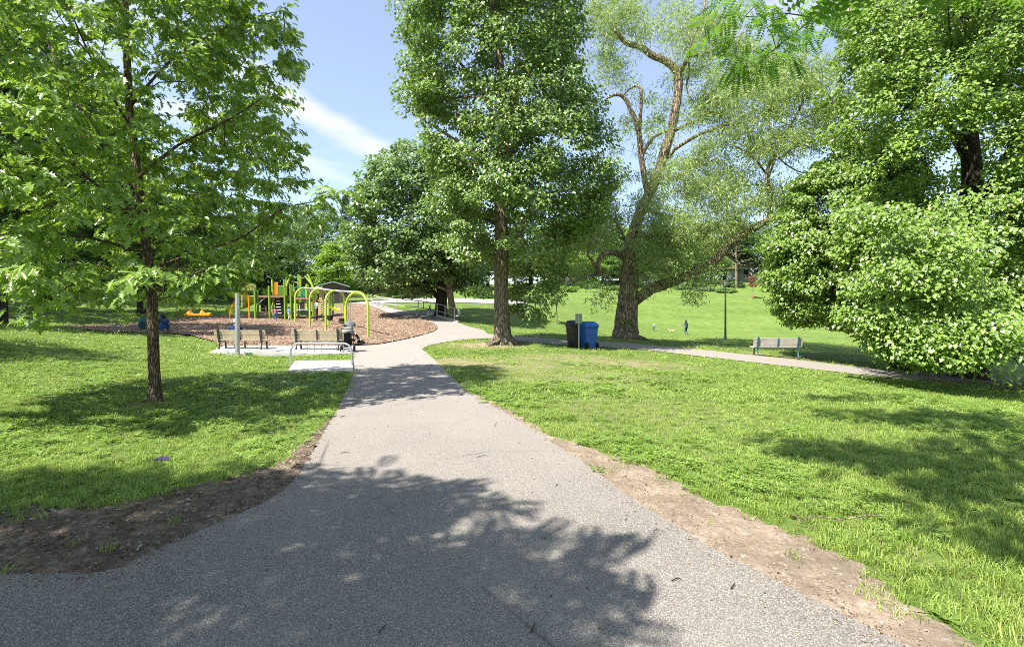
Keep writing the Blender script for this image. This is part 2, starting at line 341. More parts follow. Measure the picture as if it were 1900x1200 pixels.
_w = np.linalg.solve(_A, np.r_[cp[:, 2], 0, 0, 0])
def hgt(x, y):
    x = np.clip(np.atleast_1d(np.asarray(x, float)), -60, 75); y = np.clip(np.atleast_1d(np.asarray(y, float)), -12, 120)
    out = np.empty(len(x))
    for a in range(0, len(x), 20000):
        xs, ys = x[a:a + 20000], y[a:a + 20000]
        r2 = (xs[:, None] - cp[None, :, 0]) ** 2 + (ys[:, None] - cp[None, :, 1]) ** 2
        out[a:a + 20000] = tps_phi(r2) @ _w[:_n] + _w[_n] + _w[_n + 1] * xs + _w[_n + 2] * ys
    return out
def gz(x, y): return float(hgt(x, y)[0])
_ds = np.concatenate([np.linspace(0.8, 12, 500), np.linspace(12.02, 60, 1200), np.linspace(60.1, 150, 600)])
def G(px, py):
    """where the sight line through a photo pixel meets the ground"""
    x = (px - CX) / F * _ds; z = CZ + (HY - py) / F * _ds; df = z - hgt(x, _ds)
    k = np.argmax(df < 0) if (df < 0).any() else len(_ds) - 1
    if k == 0: d = _ds[0]
    else: d = _ds[k - 1] + (_ds[k] - _ds[k - 1]) * df[k - 1] / (df[k - 1] - df[k] + 1e-12)
    return Vector(((px - CX) / F * d, d, gz((px - CX) / F * d, d)))
def at(px, d, dz=0.0):
    """ground point in a photo column at a given distance"""
    x = (px - CX) / F * d; return Vector((x, d, gz(x, d) + dz))

def axis(lo, hi, fine_lo, fine_hi, step, grow):
    mid = list(np.arange(fine_lo, fine_hi + 1e-6, step)); a, s = [], step
    v = fine_lo
    while v > lo: s *= grow; v -= s; a.append(v)
    b, s, v = [], step, fine_hi
    while v < hi: s *= grow; v += s; b.append(v)
    return np.array(a[::-1] + mid + b)
gx = axis(-500, 500, -14, 16, 0.4, 1.045); gy = axis(-200, 900, -4, 30, 0.4, 1.04)
GX, GY = np.meshgrid(gx, gy); GZ = hgt(GX.ravel(), GY.ravel()); nx_, ny_ = len(gx), len(gy)
def np_mesh(name, V, faces_idx, loop_tot):
    me = bpy.data.meshes.new(name); V = np.ascontiguousarray(V, dtype=np.float32)
    me.vertices.add(len(V)); me.vertices.foreach_set('co', V.ravel())
    me.loops.add(len(faces_idx)); me.loops.foreach_set('vertex_index', np.asarray(faces_idx, np.int32))
    me.polygons.add(len(loop_tot)); st = np.r_[0, np.cumsum(loop_tot)[:-1]].astype(np.int32)
    me.polygons.foreach_set('loop_start', st); me.polygons.foreach_set('loop_total', np.asarray(loop_tot, np.int32))
    me.update(calc_edges=True); return me
ii = np.arange((ny_ - 1) * (nx_ - 1)); r_, c_ = ii // (nx_ - 1), ii % (nx_ - 1); q0 = r_ * nx_ + c_
quads = np.stack([q0, q0 + 1, q0 + nx_ + 1, q0 + nx_], 1)
ground_me = np_mesh('ground', np.c_[GX.ravel(), GY.ravel(), GZ], quads.ravel(), np.full(len(quads), 4))
ground_me.polygons.foreach_set('use_smooth', [True] * len(ground_me.polygons))
def blob(x, y, spots):
    w = np.zeros(len(x))
    for (cx_, cy_, rx, ry, a) in spots: w = np.maximum(w, a * np.clip(1.6 - 1.6 * np.hypot((x - cx_) / rx, (y - cy_) / ry), 0, 1))
    return w
def gspot(px, py, rx, ry, a): g = G(px, py); return (g.x, g.y, rx, ry, a)
WEAR = [gspot(900, 640, 2.2, 1.8, 1.0), gspot(860, 672, 2.0, 2.4, 0.75), gspot(960, 680, 3.0, 2.2, 0.55), gspot(1060, 665, 3.0, 2.0, 0.6), gspot(1190, 676, 2.4, 1.7, 0.75),
        gspot(1150, 700, 2.2, 1.8, 0.5), gspot(1450, 664, 2.2, 0.9, 0.95), gspot(1400, 655, 1.2, 1.0, 0.7), gspot(1520, 668, 2.0, 1.0, 0.8), gspot(1160, 628, 1.6, 1.2, 0.6),
        gspot(1160, 760, 2.0, 2.0, 0.3), gspot(287, 748, 0.5, 0.45, 1.0), gspot(205, 762, 0.25, 0.2, 1.0), gspot(1000, 700, 2.5, 2.0, 0.4), gspot(1780, 705, 4.0, 2.5, 0.95), gspot(1890, 700, 5.0, 2.0, 0.9)]
ga = ground_me.attributes.new('wear', 'FLOAT', 'POINT'); ga.data.foreach_set('value', blob(GX.ravel(), GY.ravel(), WEAR).astype(np.float32))
ground = mesh_obj('ground', ground_me, M['lawn']); tag(ground, 'mown green park lawn rolling up to the trees', kind='structure')

# ------------------------------------------------------------------ paths, pads, wood chips, dirt: sheets draped on the terrain
def dens(pts, step):
    out = []
    for i in range(len(pts)):
        a, b = np.array(pts[i]), np.array(pts[(i + 1) % len(pts)]); n = max(1, int(np.hypot(*(b - a)) / step))
        for k in range(n): out.append(a + (b - a) * k / n)
    return np.array(out)
def inside(poly, x, y):
    poly = np.asarray(poly); r = np.zeros(len(x), bool); j = len(poly) - 1
    for i in range(len(poly)):
        xi, yi = poly[i]; xj, yj = poly[j]
        if yi != yj:
            r ^= ((yi > y) != (yj > y)) & (x < (xj - xi) * (y - yi) / (yj - yi) + xi)
        j = i
    return r
def gpoly(pix): return [tuple(G(*p)[:2]) for p in pix]
def smooth_line(pix, per=4): return [tuple(p) for p in crom(pix, per)]
def vnoise(x, y, seed=0):
    """cheap smooth noise in -1..1"""
    return (np.sin(x * 1.7 + 3.1 * seed + 1.3 * np.sin(y * 1.1 + seed)) + np.sin(y * 2.3 + 1.9 * seed + 1.7 * np.sin(x * 1.3 - seed)) + 0.6 * np.sin(x * 5.1 + y * 3.7 + seed) + 0.4 * np.sin(x * 9.7 - y * 8.3 + 2 * seed)) / 3.0
def drape(name, poly, dz, mat, step=0.5, edge=0.25, jit=0.0, relief=0.0, rscale=4.0, attr=None, wob=0.0, under=None):
    P = dens(poly, edge)
    if jit: P = P + rng.normal(0, jit, P.shape)
    if wob: P = P + wob * np.c_[vnoise(P[:, 0] * 2.3, P[:, 1] * 2.3, 3), vnoise(P[:, 0] * 2.3, P[:, 1] * 2.3, 8)] + 0.5 * wob * np.c_[vnoise(P[:, 0] * 8, P[:, 1] * 8, 1), vnoise(P[:, 0] * 8, P[:, 1] * 8, 7)]
    lo, hi = P.min(0), P.max(0)
    ax = np.arange(lo[0], hi[0], step); ay = np.arange(lo[1], hi[1], step)
    if len(ax) * len(ay) > 60000:
        k = math.sqrt(len(ax) * len(ay) / 60000); ax = np.arange(lo[0], hi[0], step * k); ay = np.arange(lo[1], hi[1], step * k)
    X, Y = np.meshgrid(ax, ay); X, Y = X.ravel() + rng.uniform(-0.1, 0.1, X.size) * step, Y.ravel() + rng.uniform(-0.1, 0.1, X.size) * step
    m = inside(P, X, Y); I = np.c_[X[m], Y[m]]
    allp = [Vector(p) for p in np.vstack([P, I])]
    r = delaunay_2d_cdt(allp, [], [list(range(len(P)))], 1, 1e-5)
    V = np.array([tuple(v) for v in r[0]]); tris = np.array([t for t in r[2] if len(t) == 3])
    z = hgt(V[:, 0], V[:, 1]) + dz
    if relief: z += relief * (0.5 + 0.5 * np.clip(vnoise(V[:, 0] * rscale, V[:, 1] * rscale, 2) + 0.4 * rng.normal(0, 1, len(V)), -1, 1))
    if under is not None: z = np.where(inside(under, V[:, 0], V[:, 1]), hgt(V[:, 0], V[:, 1]) + dz, z)
    e1 = V[tris[:, 1]] - V[tris[:, 0]]; e2 = V[tris[:, 2]] - V[tris[:, 0]]; fl = (e1[:, 0] * e2[:, 1] - e1[:, 1] * e2[:, 0]) < 0
    tris[fl] = tris[fl][:, ::-1]
    me = np_mesh(name, np.c_[V, z], tris.ravel(), np.full(len(tris), 3)); me.polygons.foreach_set('use_smooth', [True] * len(tris))
    if attr is not None:
        a = me.attributes.new(attr[0], 'FLOAT', 'POINT'); a.data.foreach_set('value', np.asarray(attr[1](V[:, 0], V[:, 1]), np.float32))
    o = mesh_obj(name, me, mat); tag(o, kind='structure'); return o

L_EDGE = [(0, 1066), (90, 1068), (180, 1066), (240, 1048), (300, 1020), (400, 975), (480, 940), (528, 912), (555, 880), (580, 842), (600, 803), (622, 768), (641, 730), (653, 702), (656, 688), (656.5, 670), (657, 655), (657, 642)]
R_EDGE = [(1672, 1200), (1500, 1112), (1330, 1024), (1200, 945), (1100, 874), (1000, 806), (930, 764), (880, 735), (842, 703), (812, 674), (793, 655), (784, 648.5), (800, 640.5), (850, 632), (905, 628)]
MULCH_R = [(657, 642), (700, 639.5), (755, 629.5), (797, 618), (812, 609.5), (803, 600), (781, 592.5), (757, 589), (731, 584.5)]
FAR_EDGE = [(731, 584.5), (704, 573.5), (683, 566.5), (645, 564)]
FAR_OUT = [(640, 560.5), (683, 559), (704, 564), (735, 573.5), (790, 581), (822, 588), (848, 598), (873, 607), (898, 613), (905, 620)]
SIDE_FAR = [(905, 620), (960, 624.5), (1050, 631), (1180, 638), (1300, 649), (1400, 660), (1500, 671), (1600, 682), (1700, 691), (1900, 700)]
SIDE_NEAR = [(1900, 715), (1700, 705), (1600, 696), (1500, 684.5), (1400, 673), (1300, 661.5), (1170, 647), (1060, 641.5), (950, 633), (905, 628)]
l_edge = gpoly(smooth_line(L_EDGE)); r_edge = gpoly(smooth_line(R_EDGE)); mul_r = gpoly(smooth_line(MULCH_R)); far_e = gpoly(FAR_EDGE); far_o = gpoly(FAR_OUT); s_far = gpoly(smooth_line(SIDE_FAR)); s_near = gpoly(smooth_line(SIDE_NEAR))
path_poly = [(-14, 3.0), (-8, 2.95)] + l_edge + mul_r[1:] + far_e[1:] + far_o[1:-1] + s_far + [(s_far[-1][0] + 8, s_far[-1][1] - 1.2), (s_near[0][0] + 8, s_near[0][1] - 1.2)] + s_near[:-1] + r_edge[::-1] + [(3.2, 0.5), (5.5, -3), (6, -6), (-14, -6)]
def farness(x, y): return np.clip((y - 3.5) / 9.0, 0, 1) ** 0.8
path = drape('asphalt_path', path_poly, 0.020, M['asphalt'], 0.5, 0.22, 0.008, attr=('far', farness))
tag(path, 'worn grey asphalt footpath forking toward the playground')

DIRT_L = [(0, 950), (120, 946), (250, 936), (380, 905), (480, 874), (540, 848), (585, 806), (606, 782)]
dl = gpoly(smooth_line(DIRT_L, 8)); lidx = [i for i, p in enumerate(l_edge) if p[1] < l_edge[11 * 4][1] + 0.3]
dirt_l = [(-14, 4.3), (-7, 3.95)] + dl + [(l_edge[i][0] + 0.12, l_edge[i][1] - 0.12) for i in lidx][::-1] + [(-8, 2.9), (-14, 2.95)]
DIRT_R = [(1815, 1200), (1690, 1122), (1590, 1058), (1520, 1006), (1420, 968), (1325, 928), (1228, 884), (1130, 850), (1045, 818), (988, 788), (940, 760), (886, 735)]
dr = gpoly(smooth_line(DIRT_R, 8)); ridx = [i for i, p in enumerate(r_edge) if i <= 7 * 4 + 1]
dirt_r = dr + [(r_edge[i][0] - 0.14, r_edge[i][1] - 0.05) for i in ridx][::-1] + [(3.2, 0.5), (5.2, -3), (6.5, -3), (3.9, 0.6)]
tag(drape('dirt_verge', dirt_l, 0.006, M['loam'], 0.06, 0.06, 0.02, 0.045, 6.0, wob=0.10, under=np.array(path_poly)), 'dark bare dirt strip with loose stones along the left path edge')
tag(drape('dirt_verge', dirt_r, 0.006, M['dirt'], 0.06, 0.06, 0.02, 0.026, 6.0, wob=0.10, under=np.array(path_poly)), 'sandy bare dirt strip along the right path edge')

MULCH_FAR = [(640, 565.5), (600, 570), (560, 573), (500, 579), (430, 583.5), (380, 589.5), (300, 598), (220, 602), (130, 605.5)]
MULCH_NEAR = [(130, 605.5), (100, 608), (140, 612), (200, 617), (300, 618.5), (350, 623), (395, 634), (408, 644), (657, 642)]
mulch_poly = mul_r + far_e[1:] + gpoly(MULCH_FAR) + gpoly(MULCH_NEAR)[1:-1]
tag(drape('wood_chip_bed', mulch_poly, 0.032, M['mulch'], 0.45, 0.4, 0.05, 0.05, 0.9), 'tan wood chip bed of the playground', kind='structure')

def pad(name, pix, h, label):
    pts = [G(*p) for p in pix]; m = MB(); top = max(p.z for p in pts) + h
    m.prism([Vector((p.x, p.y, p.z - 0.15)) for p in pts], (0, 0, 0))
    n = len(pts); m = MB()
    m.add([Vector((p.x, p.y, p.z - 0.15)) for p in pts] + [Vector((p.x, p.y, p.z + h)) for p in pts], [tuple(range(n - 1, -1, -1)), tuple(range(n, 2 * n))] + [(i, (i + 1) % n, n + (i + 1) % n, n + i) for i in range(n)])
    o = m.build(name, M['concrete'], None, bevel=0.012); tag(o, label, kind='structure'); return o
BENCH_PAD = [(386, 656.5), (414, 643.5), (656, 642.5), (656, 656)]; RACK_PAD = [(533, 691.5), (548, 671.5), (655.5, 670.5), (655, 690.5)]
pad('bench_pad', BENCH_PAD, 0.05, 'pale concrete slab under the two playground benches')
pad('rack_pad', RACK_PAD, 0.05, 'pale concrete slab under the bike rack')
bench_r_pad = [(1388, 660), (1400, 655.5), (1500, 665), (1494, 671)]
# far roads
def ribbon(name, pix_near, pix_far, dz, mat, label):
    return tag(drape(name, gpoly(pix_near) + gpoly(pix_far[::-1]), dz, mat, 1.2, 0.8), label, kind='structure')
ribbon('far_road', [(690, 563.2), (800, 562.0), (905, 563.5), (980, 565)], [(690, 555.5), (800, 554.5), (905, 556), (980, 558)], 0.05, M['road'], 'pale grey road beyond the railing')
ribbon('hill_road', [(1020, 530.0), (1120, 529.5), (1300, 528), (1420, 526.5), (1560, 528)], [(1020, 521.5), (1120, 521), (1300, 520), (1420, 518.5), (1560, 519)], 0.06, M['road'], 'pale road along the top of the field')

# ------------------------------------------------------------------ scattered ground cover (grass, weeds, chips, gravel)
def tpl_obj(name, V, Fc, mat):
    me = bpy.data.meshes.new(name); me.from_pydata(V, [], Fc); me.materials.append(mat); me.update(); return bpy.data.objects.new(name, me)
def tuft(seed, n, h, spread, w, lean=0.5):
    r = np.random.default_rng(seed); V, Fc = [], []
    for i in range(n):
        a = r.uniform(0, 2 * math.pi); rr = spread * math.sqrt(r.uniform()); x, y = rr * math.cos(a), rr * math.sin(a)
        hh = h * r.uniform(0.55, 1.15); b = r.uniform(0, 2 * math.pi); le = lean * hh * r.uniform(0.3, 1.3); dx, dy = math.cos(b) * le, math.sin(b) * le
        sx, sy = -math.sin(b) * w / 2, math.cos(b) * w / 2; k = len(V)
        V += [(x - sx, y - sy, -0.01), (x + sx, y + sy, -0.01), (x + dx * 0.35 - sx * 0.8, y + dy * 0.35 - sy * 0.8, hh * 0.62), (x + dx * 0.35 + sx * 0.8, y + dy * 0.35 + sy * 0.8, hh * 0.62), (x + dx, y + dy, hh * (0.98 - 0.25 * lean))]
        Fc += [(k, k + 1, k + 3, k + 2), (k + 2, k + 3, k + 4)]
    return V, Fc
def rosette(seed, n, L, wd):
    r = np.random.default_rng(seed); V, Fc = [], []
    for i in range(n):
        a = 2 * math.pi * i / n + r.uniform(-0.3, 0.3); l = L * r.uniform(0.6, 1.1); u = np.array([math.cos(a), math.sin(a), 0]); s = np.array([-u[1], u[0], 0]) * wd * r.uniform(0.8, 1.2); el = r.uniform(0.15, 0.75); k = len(V)
        z = np.array([0, 0, 1.0])
        pts = [u * 0.05 * l, u * l * 0.45 + s + z * l * el * 0.5, u * l * 0.5 + z * l * (el * 0.5 - 0.06), u * l * 0.45 - s + z * l * el * 0.5, u * l + z * l * (el * 0.55)]
        V += [tuple(q) for q in pts]; Fc += [(k, k + 2, k + 1), (k, k + 3, k + 2), (k + 1, k + 2, k + 4), (k + 2, k + 3, k + 4)]
    return V, Fc
def scatter(name, pts, rot, scl, idx, templates, label, kind='stuff'):
    coll = bpy.data.collections.new(name + '_kinds')
    for k, o in enumerate(templates): o.name = '%s_kind_%02d' % (name, k); coll.objects.link(o)
    me = bpy.data.meshes.new(name); me.vertices.add(len(pts)); me.vertices.foreach_set('co', np.ascontiguousarray(pts, np.float32).ravel())
    for nm, ty, arr in (('rot', 'FLOAT_VECTOR', rot), ('scl', 'FLOAT_VECTOR', scl), ('idx', 'INT', idx)):
        a = me.attributes.new(nm, ty, 'POINT')
        if ty == 'INT': a.data.foreach_set('value', np.asarray(arr, np.int32))
        else: a.data.foreach_set('vector', np.ascontiguousarray(arr, np.float32).ravel())
    o = bpy.data.objects.new(name, me); COL.objects.link(o)
    ng = bpy.data.node_groups.new(name, 'GeometryNodeTree')
    ng.interface.new_socket('Geometry', in_out='INPUT', socket_type='NodeSocketGeometry'); ng.interface.new_socket('Geometry', in_out='OUTPUT', socket_type='NodeSocketGeometry')
    N = ng.nodes; gi = N.new('NodeGroupInput'); go = N.new('NodeGroupOutput'); ci = N.new('GeometryNodeCollectionInfo'); ci.inputs['Collection'].default_value = coll
    ci.inputs['Separate Children'].default_value = True; ci.inputs['Reset Children'].default_value = True
    io = N.new('GeometryNodeInstanceOnPoints'); io.inputs['Pick Instance'].default_value = True
    def na(n_, ty):
        x = N.new('GeometryNodeInputNamedAttribute'); x.data_type = ty; x.inputs['Name'].default_value = n_; return [s for s in x.outputs if s.enabled and s.name == 'Attribute'][0]
    ng.links.new(gi.outputs[0], io.inputs['Points']); ng.links.new(ci.outputs[0], io.inputs['Instance'])
    ng.links.new(na('idx', 'INT'), io.inputs['Instance Index']); ng.links.new(na('rot', 'FLOAT_VECTOR'), io.inputs['Rotation']); ng.links.new(na('scl', 'FLOAT_VECTOR'), io.inputs['Scale'])
    ng.links.new(io.outputs[0], go.inputs[0])
    md = o.modifiers.new('scatter', 'NODES'); md.node_group = ng
    tag(o, label, kind=kind); return o

BARE = [np.array(p) for p in (path_poly, mulch_poly, gpoly(BENCH_PAD), gpoly(RACK_PAD))]
DIRTS = [np.array(dirt_l), np.array(dirt_r)]
_bd = np.array(dl + dr)
def border(x, y):
    out = np.full(len(x), 9.0)
    for a in range(0, len(x), 40000): out[a:a + 40000] = np.sqrt(((x[a:a + 40000, None] - _bd[None, :, 0]) ** 2 + (y[a:a + 40000, None] - _bd[None, :, 1]) ** 2).min(1))
    return out
def lawn_points(n_per, d0, d1, side=1.16, prob=None):
    area = side * (d1 * d1 - d0 * d0); n = int(n_per * area)
    d = np.sqrt(rng.uniform(d0 * d0, d1 * d1, n)); x = rng.uniform(-side, side, n) * d
    ok = np.ones(n, bool)
    for P in BARE: ok &= ~inside(P, x, d)
    for P in DIRTS: ok &= ~(inside(P, x, d) & (rng.uniform(size=n) > np.maximum(np.where(vnoise(x * 1.9, d * 1.9, 6) > 0.30, 0.12, 0.008), 0.75 * np.clip(1 - border(x, d) / (0.16 + 0.14 * vnoise(x * 3, d * 3, 2)).clip(0.05), 0, 1))))
    w = blob(x, d, WEAR); ok &= rng.uniform(size=n) > np.minimum(0.9, w * 1.0)
    if prob is not None: ok &= rng.uniform(size=n) < prob(x, d)
    x, d = x[ok], d[ok]; return np.c_[x, d, hgt(x, d)]
def rnd_rot(n, tilt=0.18): return np.c_[rng.normal(0, tilt, n), rng.normal(0, tilt, n), rng.uniform(0, 6.283, n)]
T_grass = [tpl_obj('g', *tuft(1, 22, 0.075, 0.055, 0.0045, 0.7), M['blade']), tpl_obj('g', *tuft(2, 20, 0.06, 0.06, 0.005, 0.9), M['blade']), tpl_obj('g', *tuft(3, 24, 0.10, 0.06, 0.0045, 0.55), M['blade']),
           tpl_obj('g', *tuft(4, 26, 0.055, 0.13, 0.011, 0.9), M['blade']), tpl_obj('g', *tuft(5, 26, 0.07, 0.14, 0.012, 0.8), M['blade']),
           tpl_obj('g', *tuft(6, 26, 0.075, 0.30, 0.030, 0.9), M['blade']), tpl_obj('g', *tuft(7, 14, 0.06, 0.07, 0.005, 0.9), M['blade_dry'])]
P_, I_ = [], []
def addg(pts, choices, p=None):
    P_.append(pts); I_.append(rng.choice(choices, len(pts), p=p))
addg(lawn_points(250, 1.8, 5.0), [0, 1, 2, 6], [0.38, 0.27, 0.25, 0.10]); addg(lawn_points(170, 5.0, 8.5), [0, 1, 2, 6], [0.38, 0.34, 0.16, 0.12])
addg(lawn_points(48, 8.5, 14), [3, 4], None); addg(lawn_points(20, 14, 24), [3, 4, 5], [0.4, 0.4, 0.2]); addg(lawn_points(4.2, 24, 46), [5], None)
gp = np.vstack(P_); gi_ = np.concatenate(I_); n = len(gp)
hs = 0.42 + 0.46 * np.clip(vnoise(gp[:, 0] * 0.6, gp[:, 1] * 0.6, 5) * 0.5 + 0.5, 0, 1)
left = np.clip((-gp[:, 0] - 1.5) / 3, 0, 1); hs *= 1 + 0.12 * left
near_r = np.clip((4.6 - gp[:, 1]) / 2.0, 0, 1) * (gp[:, 0] > 1); hs *= 1 + 0.45 * near_r
mid_r = (gp[:, 0] > 0) * np.clip((gp[:, 1] - 7) / 5, 0, 1); hs *= 1 - 0.3 * mid_r
w_ = rng.uniform(0.8, 1.25, n)
scatter('grass', gp, rnd_rot(n), np.c_[w_, w_, hs * rng.uniform(0.75, 1.25, n)], gi_, T_grass, 'short green grass covering the park lawn')
T_weed = [tpl_obj('w', *rosette(11, 6, 0.085, 0.022), M['weed']), tpl_obj('w', *rosette(12, 6, 0.095, 0.030), M['weed']), tpl_obj('w', *rosette(13, 8, 0.085, 0.012), M['weed']), tpl_obj('w', *rosette(14, 5, 0.105, 0.036), M['weed'])]
def wprob(x, d):
    f = np.clip(vnoise(x * 0.8, d * 0.8, 9) * 0.7 + 0.35, 0.05, 1); f = np.where(x < -1, np.minimum(1, f * 1.6), f * np.where((x > 2.5) & (d < 6.5), 1.0, 0.35)); return f
wp = np.vstack([lawn_points(34, 2.0, 9.0, prob=wprob), lawn_points(7, 9, 20, prob=wprob)]); n = len(wp); ws = rng.uniform(0.55, 1.2, n) * np.where(wp[:, 1] > 9, 1.5, 1.0)
scatter('broadleaf_weeds', wp, rnd_rot(n, 0.12), np.c_[ws, ws, ws * rng.uniform(0.7, 1.1, n)], rng.integers(0, 4, n), T_weed, 'low broad leaved weeds growing among the grass')
def clover(seed, n, spread):
    r = np.random.default_rng(seed); V, Fc = [], []
    for i in range(n):
        a = r.uniform(0, 6.283); rr = spread * math.sqrt(r.uniform()); c = np.array([rr * math.cos(a), rr * math.sin(a), r.uniform(0.025, 0.06)]); s0 = r.uniform(0.010, 0.018)
        for q in range(3):
            t_ = 2.094 * q + a; u = np.array([math.cos(t_), math.sin(t_), r.uniform(0, 0.35)]); w = np.array([-u[1], u[0], 0]); k = len(V)
            V += [tuple(c), tuple(c + u * s0 + w * s0 * 0.7), tuple(c + u * s0 * 1.6), tuple(c + u * s0 - w * s0 * 0.7)]; Fc.append((k, k + 3, k + 2, k + 1))
    return V, Fc
def cprob(x, d): return np.clip(vnoise(x * 0.5 + 4, d * 0.5, 4) * 1.1 + np.where(x < 0, 0.35, 0.05), 0.02, 1)
cpt = np.vstack([lawn_points(60, 1.9, 7.5, prob=cprob), lawn_points(14, 7.5, 15, prob=cprob)]); n = len(cpt); ws = rng.uniform(0.8, 1.4, n) * np.where(cpt[:, 1] > 7.5, 1.8, 1.0)
scatter('clover', cpt, rnd_rot(n, 0.1), np.c_[ws, ws, rng.uniform(0.8, 1.3, n)], rng.integers(0, 2, n), [tpl_obj('k', *clover(41, 16, 0.09), M['weed']), tpl_obj('k', *clover(42, 14, 0.10), M['weed'])], 'patches of small clover among the grass')
def seedhead():
    V, Fc = tuft(21, 7, 0.26, 0.10, 0.004, 0.35); return V, Fc
hp = lawn_points(2.2, 9, 17, prob=lambda x, d: np.clip((-x - 3) / 4, 0, 1)); n = len(hp)
scatter('grass_seed_heads', hp, rnd_rot(n), np.c_[np.ones(n), np.ones(n), rng.uniform(0.6, 1.1, n)], np.zeros(n, int), [tpl_obj('s', *seedhead(), M['blade_dry'])], 'pale grass seed heads on the left lawn')
# wood chips lying on the playground bed
lo, hi = np.array(mulch_poly).min(0), np.array(mulch_poly).max(0); n = 26000
x, y = rng.uniform(lo[0], hi[0], n), lo[1] + (hi[1] - lo[1]) * rng.uniform(0, 1, n) ** 1.5; k = inside(np.array(mulch_poly), x, y); x, y = x[k], y[k]; n = len(x)
cb = MB().box((0, 0, 0), (0.075, 0.028, 0.010)); cs = rng.uniform(0.6, 1.5, n)
zz = hgt(x, y) + 0.032 + 0.04
T_chip = []
for q, c in enumerate([(0.36, 0.25, 0.17), (0.26, 0.17, 0.11), (0.19, 0.12, 0.08), (0.45, 0.35, 0.26)]):
    T_chip.append(tpl_obj('c', cb.v, cb.f, plain('chip_tone', c, 0.9, 0.1, 0, 0.25, 4.0)))
scatter('wood_chips', np.c_[x, y, zz], rnd_rot(n, 0.35), np.c_[cs, cs, cs], rng.integers(0, 4, n), T_chip, 'loose wood chips on the playground bed')
# gravel and crumbs on the dirt strips
def stone(seed):
    r = np.random.default_rng(seed); bm = bmesh.new(); bmesh.ops.create_icosphere(bm, subdivisions=1, radius=0.5)
    for v in bm.verts: v.co = Vector((v.co.x * r.uniform(0.8, 1.3), v.co.y * r.uniform(0.6, 1.1), v.co.z * r.uniform(0.35, 0.7)))
    V = [tuple(v.co) for v in bm.verts]; Fc = [tuple(v.index for v in f.verts) for f in bm.faces]; bm.free(); return V, Fc
M['stone'] = plain('grey_stone', (0.36, 0.34, 0.315), 0.85, 0.2, 0, 0.3, 3.0); M['clod'] = plain('soil_clod', (0.12, 0.088, 0.06), 0.95, 0.1, 0, 0.4, 3.0)
gpts = []
for P, cnt in ((DIRTS[0], 5200), (DIRTS[1], 3800)):
    lo, hi = P.min(0), P.max(0); lo = np.maximum(lo, (-6, 1.5)); x, y = rng.uniform(lo[0], hi[0], cnt * 3), rng.uniform(lo[1], hi[1], cnt * 3); k = inside(P, x, y) & ~inside(BARE[0], x, y)
    x, y = x[k][:cnt], y[k][:cnt]; gpts.append(np.c_[x, y, hgt(x, y) + 0.022])
gpts = np.vstack(gpts); n = len(gpts); gs = np.exp(rng.normal(-4.95, 0.5, n)) 
scatter('loose_gravel', gpts, rnd_rot(n, 0.3), np.c_[gs, gs, gs], rng.choice([0, 1, 2, 3], n, p=[0.08, 0.07, 0.45, 0.4]), [tpl_obj('p', *stone(1), M['stone']), tpl_obj('p', *stone(2), M['stone']), tpl_obj('p', *stone(3), M['clod']), tpl_obj('p', *stone(4), M['clod'])], 'loose gravel and soil crumbs on the bare dirt')
# leaf scraps and bark on the dark soil patch
P = DIRTS[0]; x, y = rng.uniform(-5.5, -0.8, 5000), rng.uniform(2.8, 6.0, 5000); k = inside(P, x, y) & ~inside(BARE[0], x, y); x, y = x[k], y[k]; n = len(x); bs = np.exp(rng.normal(-0.25, 0.45, n))
scrap = ([(-0.016, 0, 0), (-0.004, 0.009, 0.005), (0.016, 0.002, 0.002), (0.003, -0.008, 0.006)], [(0, 3, 2, 1)]); sliver = ([(-0.05, 0.0015, 0.002), (-0.05, -0.0015, 0.002), (0.05, -0.001, 0.006), (0.05, 0.001, 0.006)], [(0, 1, 2, 3)])
scatter('soil_litter', np.c_[x, y, hgt(x, y) + 0.042], rnd_rot(n, 0.3), np.c_[bs, bs, bs], rng.choice(4, n, p=[0.42, 0.08, 0.32, 0.18]), [tpl_obj('h', *g_, plain('scrap_tone', c_, 0.9, 0.1)) for g_, c_ in ((scrap, (0.10, 0.07, 0.045)), (scrap, (0.36, 0.34, 0.30)), (scrap, (0.22, 0.16, 0.10)), (sliver, (0.20, 0.15, 0.10)))], 'leaf scraps and bark slivers on the dark soil patch')
# grit spilled from the verges onto the asphalt edge
pe = np.array([p for p in (l_edge[:44] + r_edge[:32])]); k = rng.integers(0, len(pe), 5000); x = pe[k, 0] + rng.normal(0, 0.10, 5000); y = pe[k, 1] + rng.normal(0, 0.10, 5000); n = 5000; gs = np.exp(rng.normal(-5.1, 0.45, n))
scatter('verge_grit', np.c_[x, y, hgt(x, y) + 0.021], rnd_rot(n, 0.3), np.c_[gs, gs, gs], rng.integers(0, 2, n), [tpl_obj('v', *stone(5), M['clod']), tpl_obj('v', *stone(6), plain('tan_grit', (0.30, 0.23, 0.165), 0.95, 0.1))], 'grit and soil crumbs spilled onto the asphalt edge')
